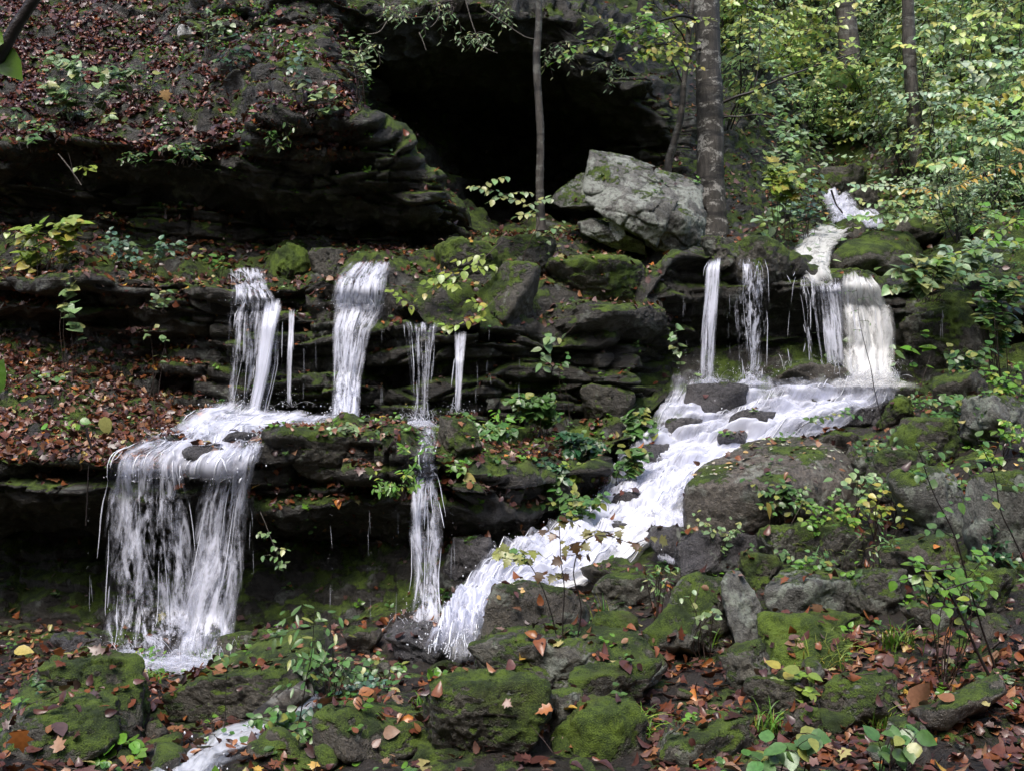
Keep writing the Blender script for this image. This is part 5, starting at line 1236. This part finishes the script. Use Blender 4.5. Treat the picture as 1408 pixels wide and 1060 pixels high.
# a near sapling just left of the frame: its bent top and two leaves reach in at the left edge
_b0 = P(-230, 530, 1.5); _b0[2] = ground_z([[_b0[0], 1.5]])[0] - .05
root = empty('sapling', _b0); tag(root, 'near dark sapling reaching in at the left edge with a few big green leaves', 'sapling')
_main = cat(np.array([_b0, P(-215, 1100, 1.5), P(-200, 560, 1.5), P(-130, 280, 1.5), P(-60, 150, 1.5), P(-10, 92, 1.5), P(20, 40, 1.5), P(60, -25, 1.5), P(90, -120, 1.5)]), 70)
_side = cat(np.array([P(-205, 640, 1.5), P(-130, 575, 1.48), P(-60, 560, 1.48), P(-12, 548, 1.48)]), 24)
V, Q = tubes([(_main, [.016, .007]), (_side, [.006, .003])], 8); mesh_obj('stem', V - _b0, Q, M['dark_stem'], root)
_lv = leaves([P(-12, 66, 1.5), P(5, 60, 1.48), P(-14, 546, 1.48), P(-70, 560, 1.48), P(70, -40, 1.5)], [(.55, 0, -.55), (-.8, 0, .3), (.25, 0, .9), (-.2, -.1, -.8), (.6, 0, -.3)], [(.2, -1, .3), (0, -1, .2), (0, -1, .6), (0, -1, .4), (0, -1, .3)], [.065, .05, .06, .07, .06], [(.11, .22, .015), (.11, .22, .015), (.06, .14, .012), (.08, .17, .012), (.11, .22, .015)], OVATE)
mesh_obj('foliage', _lv[0] - _b0, _lv[1], M['leaf'], root, col=_lv[2])

def stick(name, label, pts, Y, rad, mat='stem', catg='stick', auto=False):
    c = np.array([(seat(p[0], p[1]) + np.array([0, -.02, .02])) if auto else P(p[0], p[1], Y + (p[2] if len(p) > 2 else 0)) for p in pts])
    V, Q = tubes([(cat(c, 10 * len(c)), rad)], 7); V = V + .25 * np.mean(rad) * fbm(V * 30, 2, 5)[:, None]
    tag(mesh_obj(name, V, Q, M[mat], origin=c[0]), label, catg)
stick('log', 'short grey rotten log lying across the foreground stream', [(352,992),(385,970),(425,945)], 5.0, [.05, .06, .045], 'bark', 'log')
stick('stick', 'slanting dead branch lying against the shaggy ledge at left', [(118,742 - 20),(122,700 - 60)], 7.2, [.006, .004], 'dark_stem')
stick('stick', 'thin pale bent twig above the small sapling at left', [(80,212),(96,232),(112,255)], 9.75, [.006, .004], 'root')
stick('stick', 'thin dark twig arching across the uppermost white water', [(1143,262),(1150,282),(1158,294),(1140,290),(1128,278)], 14.6, [.014, .008], 'dark_stem')
stick('stick', 'long dry twig crossing the leaf pile by the ivy', [(590,685),(640,655),(690,632)], 7.9, [.006, .004], 'stem')
stick('stick', 'brown twig lying on the leaf covered upper left slope', [(235,118),(244,140),(256,158)], 10.4, [.010, .006], 'stem')
stick('stick', 'fallen dark twig at the foot of the red brown leaf slope', [(118,588),(124,610),(128,632)], 7.6, [.012, .01], 'dark_stem')
for k, (lab, pts) in enumerate([('long pale root curving down from the cave roof', [(598,0),(604,18),(600,30),(592,38)]), ('looping pale root hanging below the cave roof', [(640,0),(650,35),(662,62),(684,74)]), ('pale root on the left corner of the cave mouth', [(532,30),(522,44),(505,48)]), ('short wavy root in the middle of the cave roof', [(576,45),(582,58),(586,70)]), ('pale twig sloping along the cave roof toward the thin tree', [(660,10),(690,30),(720,50),(735,54)])]):
    stick('root', lab, pts, 11.2, [.008, .004], 'root', 'root')

# grey lichen curtains below the cave roof
r_ = np.random.default_rng(7)
for k, (px, py, w, h, lab) in enumerate([(612, 32, 60, 60, 'shaggy grey lichen and dead fern clump hanging left on the cave roof'), (690, 25, 44, 44, 'small grey lichen clump hanging in the middle of the cave roof'), (545, 25, 50, 40, 'grey withered fern clump at the left corner of the cave roof'), (505, 88, 46, 60, 'dark dry fern hanging on the left edge of the cave mouth'), (650, 66, 60, 40, 'thin hanging fern fringe left of the crooked thin tree on the cave roof'), (775, 84, 60, 50, 'hanging fern fringe right of the crooked thin tree on the cave roof'), (838, 112, 50, 50, 'dry fern tuft hanging on the right edge of the cave roof')]):
    clump('dead_fern', lab, px, py, w, h, 11.3, 'pale', 900 + k, 60, .05, NARROW, stems=12, hang=1, catg='fern')

# ---------------------------------------------------------------- trees
def tree(name, label, pts, Y, r0, r1, mat, seed, limbs=(), leafc='mid', crown=(0, 0), crown_n=0, group=None, lsize=.09):
    r = np.random.default_rng(seed)
    c = np.array([P(p[0], p[1], Y + (p[2] if len(p) > 2 else 0)) for p in pts])
    g = seat(pts[0][0], pts[0][1] , 8.0); g2 = drop(c[0][0], c[0][1], c[0][2] + 3)
    if g2 is not None and g2[2] < c[0][2] - .05: c = np.concatenate([[np.array([c[0][0], c[0][1], g2[2] - .15])], c])
    path = cat(c, 14 * len(c)); m = len(path)
    base = path[0]; root = empty(name, base); tag(root, label, 'tree', group)
    rad = np.interp(np.linspace(0, 1, m), [0, .05, .15, 1], [r0 * 1.45, r0 * 1.12, r0, r1])
    V, Q = tubes([(path, rad)], 20)
    d = V - np.repeat(path, 20, 0); V = V + d * (.10 * fbm(V * np.array([5, 5, 1.2]), 4, seed))[:, None] + d * (.06 * fbm(V * 14, 3, seed + 3))[:, None]
    mesh_obj('trunk', V - base, Q, M[mat], root)
    ST, LV = [], []
    for (lp, rr, nl, col_) in limbs:
        lc = np.array([P(p[0], p[1], Y + (p[2] if len(p) > 2 else 0)) for p in lp]); pa = cat(lc, 10 * len(lc))
        pa = pa + np.stack([fbm(np.c_[np.linspace(0, 4, len(pa)), np.full(len(pa), seed * 1.0), np.zeros(len(pa))], 2, seed + j) for j in range(3)], 1) * .03
        ST.append((pa, [rr, rr * .35]))
        for k in range(max(1, nl // 9)) if nl else ():
            i = int(len(pa) * r.uniform(.35, .98)); i = min(i, len(pa) - 2)
            tip = pa[i] + np.array([r.uniform(-.5, .5), r.uniform(-.5, .2), r.uniform(-.28, .18)])
            tw = curve(pa[i], tip, r, 6, .06, .05); ST.append((tw, [.004, .0015])); LV.append(twig_leaves(tw, 9, lsize, col_, r, OVATE, pa=.2, face=.6))
    top = path[-1]
    for k in range(crown_n):
        a = r.uniform(0, 6.28); L = crown[0] * r.uniform(.4, 1)
        s0 = path[int(m * r.uniform(.72, .98))]; tip = s0 + np.array([math.cos(a) * L, math.sin(a) * L, crown[1] * r.uniform(.1, 1)])
        pa = curve(s0, tip, r, 7, .08, .08); ST.append((pa, [r1 * .35, .006]))
        for _ in range(7):
            i = r.integers(2, 6); tw = curve(pa[i], pa[i] + r.normal(0, .38, 3), r, 5, .06); LV.append(twig_leaves(tw, 9, lsize * 1.15, leafc, r, SIMPLE, pa=.2))
    if ST: V, Q = tubes(ST, 6); mesh_obj('limb', V - base, Q, M['dark_stem'], root)
    if LV: V, Fc, C = merge(LV); mesh_obj('crown', V - base, Fc, M['leaf'], root, col=C, smooth=True)
    return root
tree('tree', 'thick tree with blotchy pale and dark bark behind the white boulder', [(982,345),(978,260),(976,150),(973,40),(971,-120),(968,-480)], 11.7, .165, .13, 'bark_big', 1,
     limbs=[([(985,140),(1020,128,-.1),(1070,112,-.2),(1120,90,-.3),(1175,72,-.4)], .02, 30, 'yel'), ([(985,158),(1040,160,-.2),(1085,168,-.3)], .014, 0, 'mid'),
            ([(972,30),(930,20,-.2),(880,40,-.4),(820,55,-.6),(790,62,-.6)], .02, 170, 'bright'), ([(974,60),(940,70,-.2),(900,62,-.5),(850,75,-.6)], .018, 120, 'yel')],
     crown=(2.6, 1.4), crown_n=7)
tree('tree', 'crooked thin tree with flaky bark standing in front of the cave mouth', [(744,318),(742,250),(743,180),(738,90),(741,20),(738,-60),(735,-350)], 10.9, .045, .036, 'bark', 2, crown=(1.6, 1.0), crown_n=6)
tree('tree', 'slender leaning tree just left of the blotchy tree', [(918,235),(926,200),(936,160),(941,110),(948,40),(960,-60),(985,-300)], 11.9, .045, .03, 'bark', 3,
     limbs=[([(940,120),(920,80,-.1),(885,60,-.2),(850,48,-.3)], .012, 70, 'bright'), ([(944,60),(925,30,-.1),(900,5,-.2)], .012, 60, 'yel')], crown=(1.5, 1.0), crown_n=5)
tree('tree', 'shaded hillside tree with a stout trunk above the upper stream', [(1172,122),(1168,90),(1165,40),(1162,-60),(1160,-200)], 19.5, .22, .17, 'bark', 4, crown=(3, 2), crown_n=5, lsize=.12)
tree('tree', 'brown barked hillside tree standing in shrubs at the right', [(1263,242),(1258,190),(1254,130),(1250,60),(1246,-60),(1242,-240)], 15.2, .105, .085, 'bark', 5, crown=(2.6, 1.6), crown_n=5, lsize=.10)
tree('tree', 'dark trunk rising beside the cave roof at the top of the picture', [(872,105),(876,60),(882,20),(890,-60),(900,-260)], 13.6, .08, .06, 'bark', 6, crown=(2, 1.2), crown_n=6)
tree('tree', 'thin distant tree between the blotchy tree and the stout trunk', [(1066,120),(1064,60),(1060,0),(1058,-120)], 20, .07, .05, 'bark', 7, crown=(2.2, 1.6), crown_n=4, lsize=.12)

# ---------------------------------------------------------------- hillside shrubs and undergrowth
def shrub_proto(colr, seed, n=34, per=11, size=.085, pa=.15):
    r = np.random.default_rng(seed); root = empty('shrub', (0, 0, 0)); ST, LV = [], []
    for k in range(5): ST.append((curve((r.normal(0, .06), r.normal(0, .06), -.1), (r.normal(0, .4), r.normal(0, .35), r.uniform(.8, 1.7)), r, 9, .06), [.014, .006]))
    for k in range(n):
        s0 = ST[r.integers(0, 5)][0]; b = s0[r.integers(2, 9)]
        tip = b + np.array([r.normal(0, .5), r.normal(0, .45), r.normal(.02, .16)])
        tw = curve(b, tip, r, 6, .06, .05); ST.append((tw, [.005, .002])); LV.append(twig_leaves(tw, per, size, colr, r, OVATE if k % 2 else SIMPLE, pa=pa, face=.55, t0=.2))
    V, Q = tubes(ST, 4); mesh_obj('stem', V, Q, M['dark_stem'], root)
    V, Fc, C = merge(LV); mesh_obj('foliage', V, Fc, M['leaf'], root, col=C, smooth=True)
    return root
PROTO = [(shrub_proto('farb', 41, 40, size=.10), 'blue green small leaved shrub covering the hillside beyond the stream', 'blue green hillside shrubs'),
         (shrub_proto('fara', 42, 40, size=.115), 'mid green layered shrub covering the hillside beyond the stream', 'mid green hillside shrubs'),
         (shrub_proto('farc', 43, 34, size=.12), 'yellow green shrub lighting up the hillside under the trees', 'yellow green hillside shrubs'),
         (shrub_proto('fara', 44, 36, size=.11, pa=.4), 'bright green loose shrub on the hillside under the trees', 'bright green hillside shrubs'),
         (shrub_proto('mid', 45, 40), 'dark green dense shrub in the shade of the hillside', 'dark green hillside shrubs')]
r = np.random.default_rng(55); used = set(); cnt = 0
for k in range(900):
    px, py = r.uniform(985, 1560), r.uniform(-190, 330)
    if cnt >= 260: break
    if 1095 < px < 1235 and py > 205: continue
    if px < 1100 and py > 170 + (px - 985) * .35: continue
    s = seat(px, py, 9.0)
    if s is None or s[1] < 11.2 or s[1] > 34: continue
    if r.random() > (.45 + .03 * (s[1] - 11)): continue
    k2 = r.choice(5, p=[.33, .29, .12, .14, .12]) if px > 1150 else r.choice(5, p=[.30, .2, .25, .17, .08])
    src, lab, grp = PROTO[k2]
    o = src if k2 not in used else copy_tree(src); used.add(k2)
    sc = r.uniform(.6, 1.15) * (1 + .03 * max(0, s[1] - 15))
    if s[1] < 13: sc *= .6
    o.location = [float(a) for a in s]; o.rotation_euler = (r.normal(0, .1), r.normal(0, .1), r.uniform(0, 6.28)); o.scale = (sc,) * 3
    tag(o, lab, 'shrub', grp); cnt += 1
print('shrubs', cnt)
def far_density(p):
    px = p[:, 0] / p[:, 1] * F + CX; py = CY - p[:, 2] / p[:, 1] * F
    d = np.where((px > 960) & (py < 345) & (p[:, 1] > 11.2), 1.0, 0.0) * (.3 + sstep(-.2, .4, fbm(p * .8, 3, 300)))
    d = np.where((px > 1095) & (px < 1232) & (py > 215), .12, d)
    return d
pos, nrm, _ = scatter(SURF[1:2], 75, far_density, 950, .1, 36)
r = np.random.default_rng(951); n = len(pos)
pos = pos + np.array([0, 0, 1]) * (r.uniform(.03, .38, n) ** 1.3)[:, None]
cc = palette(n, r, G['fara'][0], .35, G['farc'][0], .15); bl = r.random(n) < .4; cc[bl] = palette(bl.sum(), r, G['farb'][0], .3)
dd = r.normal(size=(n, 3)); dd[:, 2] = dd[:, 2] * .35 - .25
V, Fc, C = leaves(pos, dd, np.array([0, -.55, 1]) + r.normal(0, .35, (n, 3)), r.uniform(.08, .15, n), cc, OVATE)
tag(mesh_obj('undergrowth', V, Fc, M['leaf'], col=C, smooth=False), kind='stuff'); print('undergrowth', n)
# small herbs and ferns scattered thinly over banks and ledges
def herb_density(p):
    px = p[:, 0] / p[:, 1] * F + CX; py = CY - p[:, 2] / p[:, 1] * F
    d = .25 + 0 * px
    d = np.where((px > 930) & (py > 540) & (py < 800), 1.7, d); d = np.where((py > 850), .5, d)
    d = np.where((px > 360) & (px < 900) & (py > 560) & (py < 760), .9, d); d = np.where((px < 300) & (py > 470) & (py < 640), .18, d)
    d = np.where((px > 200) & (px < 520) & (py < 300), 2.0, d)
    return d * sstep(-.1, .4, fbm(p * 2.2, 3, 320))
pos, nrm, sid = scatter(SURF, 40, herb_density, 960, .2, 12.5)
kp = ~near_stream(pos) | (sid >= 3); pos, nrm = pos[kp], nrm[kp]
r = np.random.default_rng(961); per = 6; n = len(pos) * per
pp = np.repeat(pos, per, 0) + r.normal(0, .018, (n, 3)); dd = r.normal(size=(n, 3)); dd[:, 2] = np.abs(dd[:, 2]) * .5
base = np.repeat(palette(len(pos), r, G['mid'][0], .35, G['bright'][0], .4), per, 0) * (1 + r.uniform(-.15, .15, (n, 1)))
V, Fc, C = leaves(pp + np.repeat(nrm, per, 0) * .015, dd, np.array([0, -.5, 1]) + r.normal(0, .3, (n, 3)), r.uniform(.02, .055, n), base, OVATE)
tag(mesh_obj('ground_cover', V, Fc, M['leaf'], col=C, smooth=False), kind='stuff'); print('herbs', n)
# ================================================================ LIGHT, SKY, CAMERA
w = bpy.data.worlds.new('World'); SC.world = w; w.use_nodes = True
nt = w.node_tree; bg = nt.nodes['Background']
sky = nt.nodes.new('ShaderNodeTexSky'); sky.sky_type = 'NISHITA'; sky.sun_disc = False
SUN_EL, SUN_AZ = math.radians(62), math.radians(200)     # azimuth clockwise from +Y: behind the camera, a little to the left
sky.sun_elevation = SUN_EL; sky.sun_rotation = SUN_AZ
sky.air_density = 1.0; sky.dust_density = 3.0; sky.ozone_density = 1.0
nt.links.new(sky.outputs[0], bg.inputs[0]); bg.inputs[1].default_value = .10
sl = bpy.data.lights.new('sun', 'SUN'); sl.energy = 1.0; sl.angle = math.radians(25); sl.color = (1, .96, .9)
so = bpy.data.objects.new('sun', sl); COL.objects.link(so)
d = Vector((math.sin(SUN_AZ) * math.cos(SUN_EL), math.cos(SUN_AZ) * math.cos(SUN_EL), math.sin(SUN_EL)))
so.rotation_euler = d.to_track_quat('Z', 'Y').to_euler(); so.location = (0, -3, 12)
cam = bpy.data.cameras.new('camera'); co = bpy.data.objects.new('camera', cam); COL.objects.link(co)
cam.lens = 35; cam.sensor_width = 36; cam.clip_end = 500; cam.clip_start = .05
co.location = (0, 0, 0); co.rotation_euler = (math.pi / 2, 0, 0)
SC.camera = co
SC.view_settings.view_transform = 'Standard'; SC.view_settings.look = 'None'; SC.view_settings.gamma = 1
SC.view_settings.exposure = 1.8
SC.cycles.max_bounces = 6; SC.cycles.transparent_max_bounces = 24; SC.cycles.diffuse_bounces = 3
SC.cycles.caustics_reflective = False; SC.cycles.caustics_refractive = False
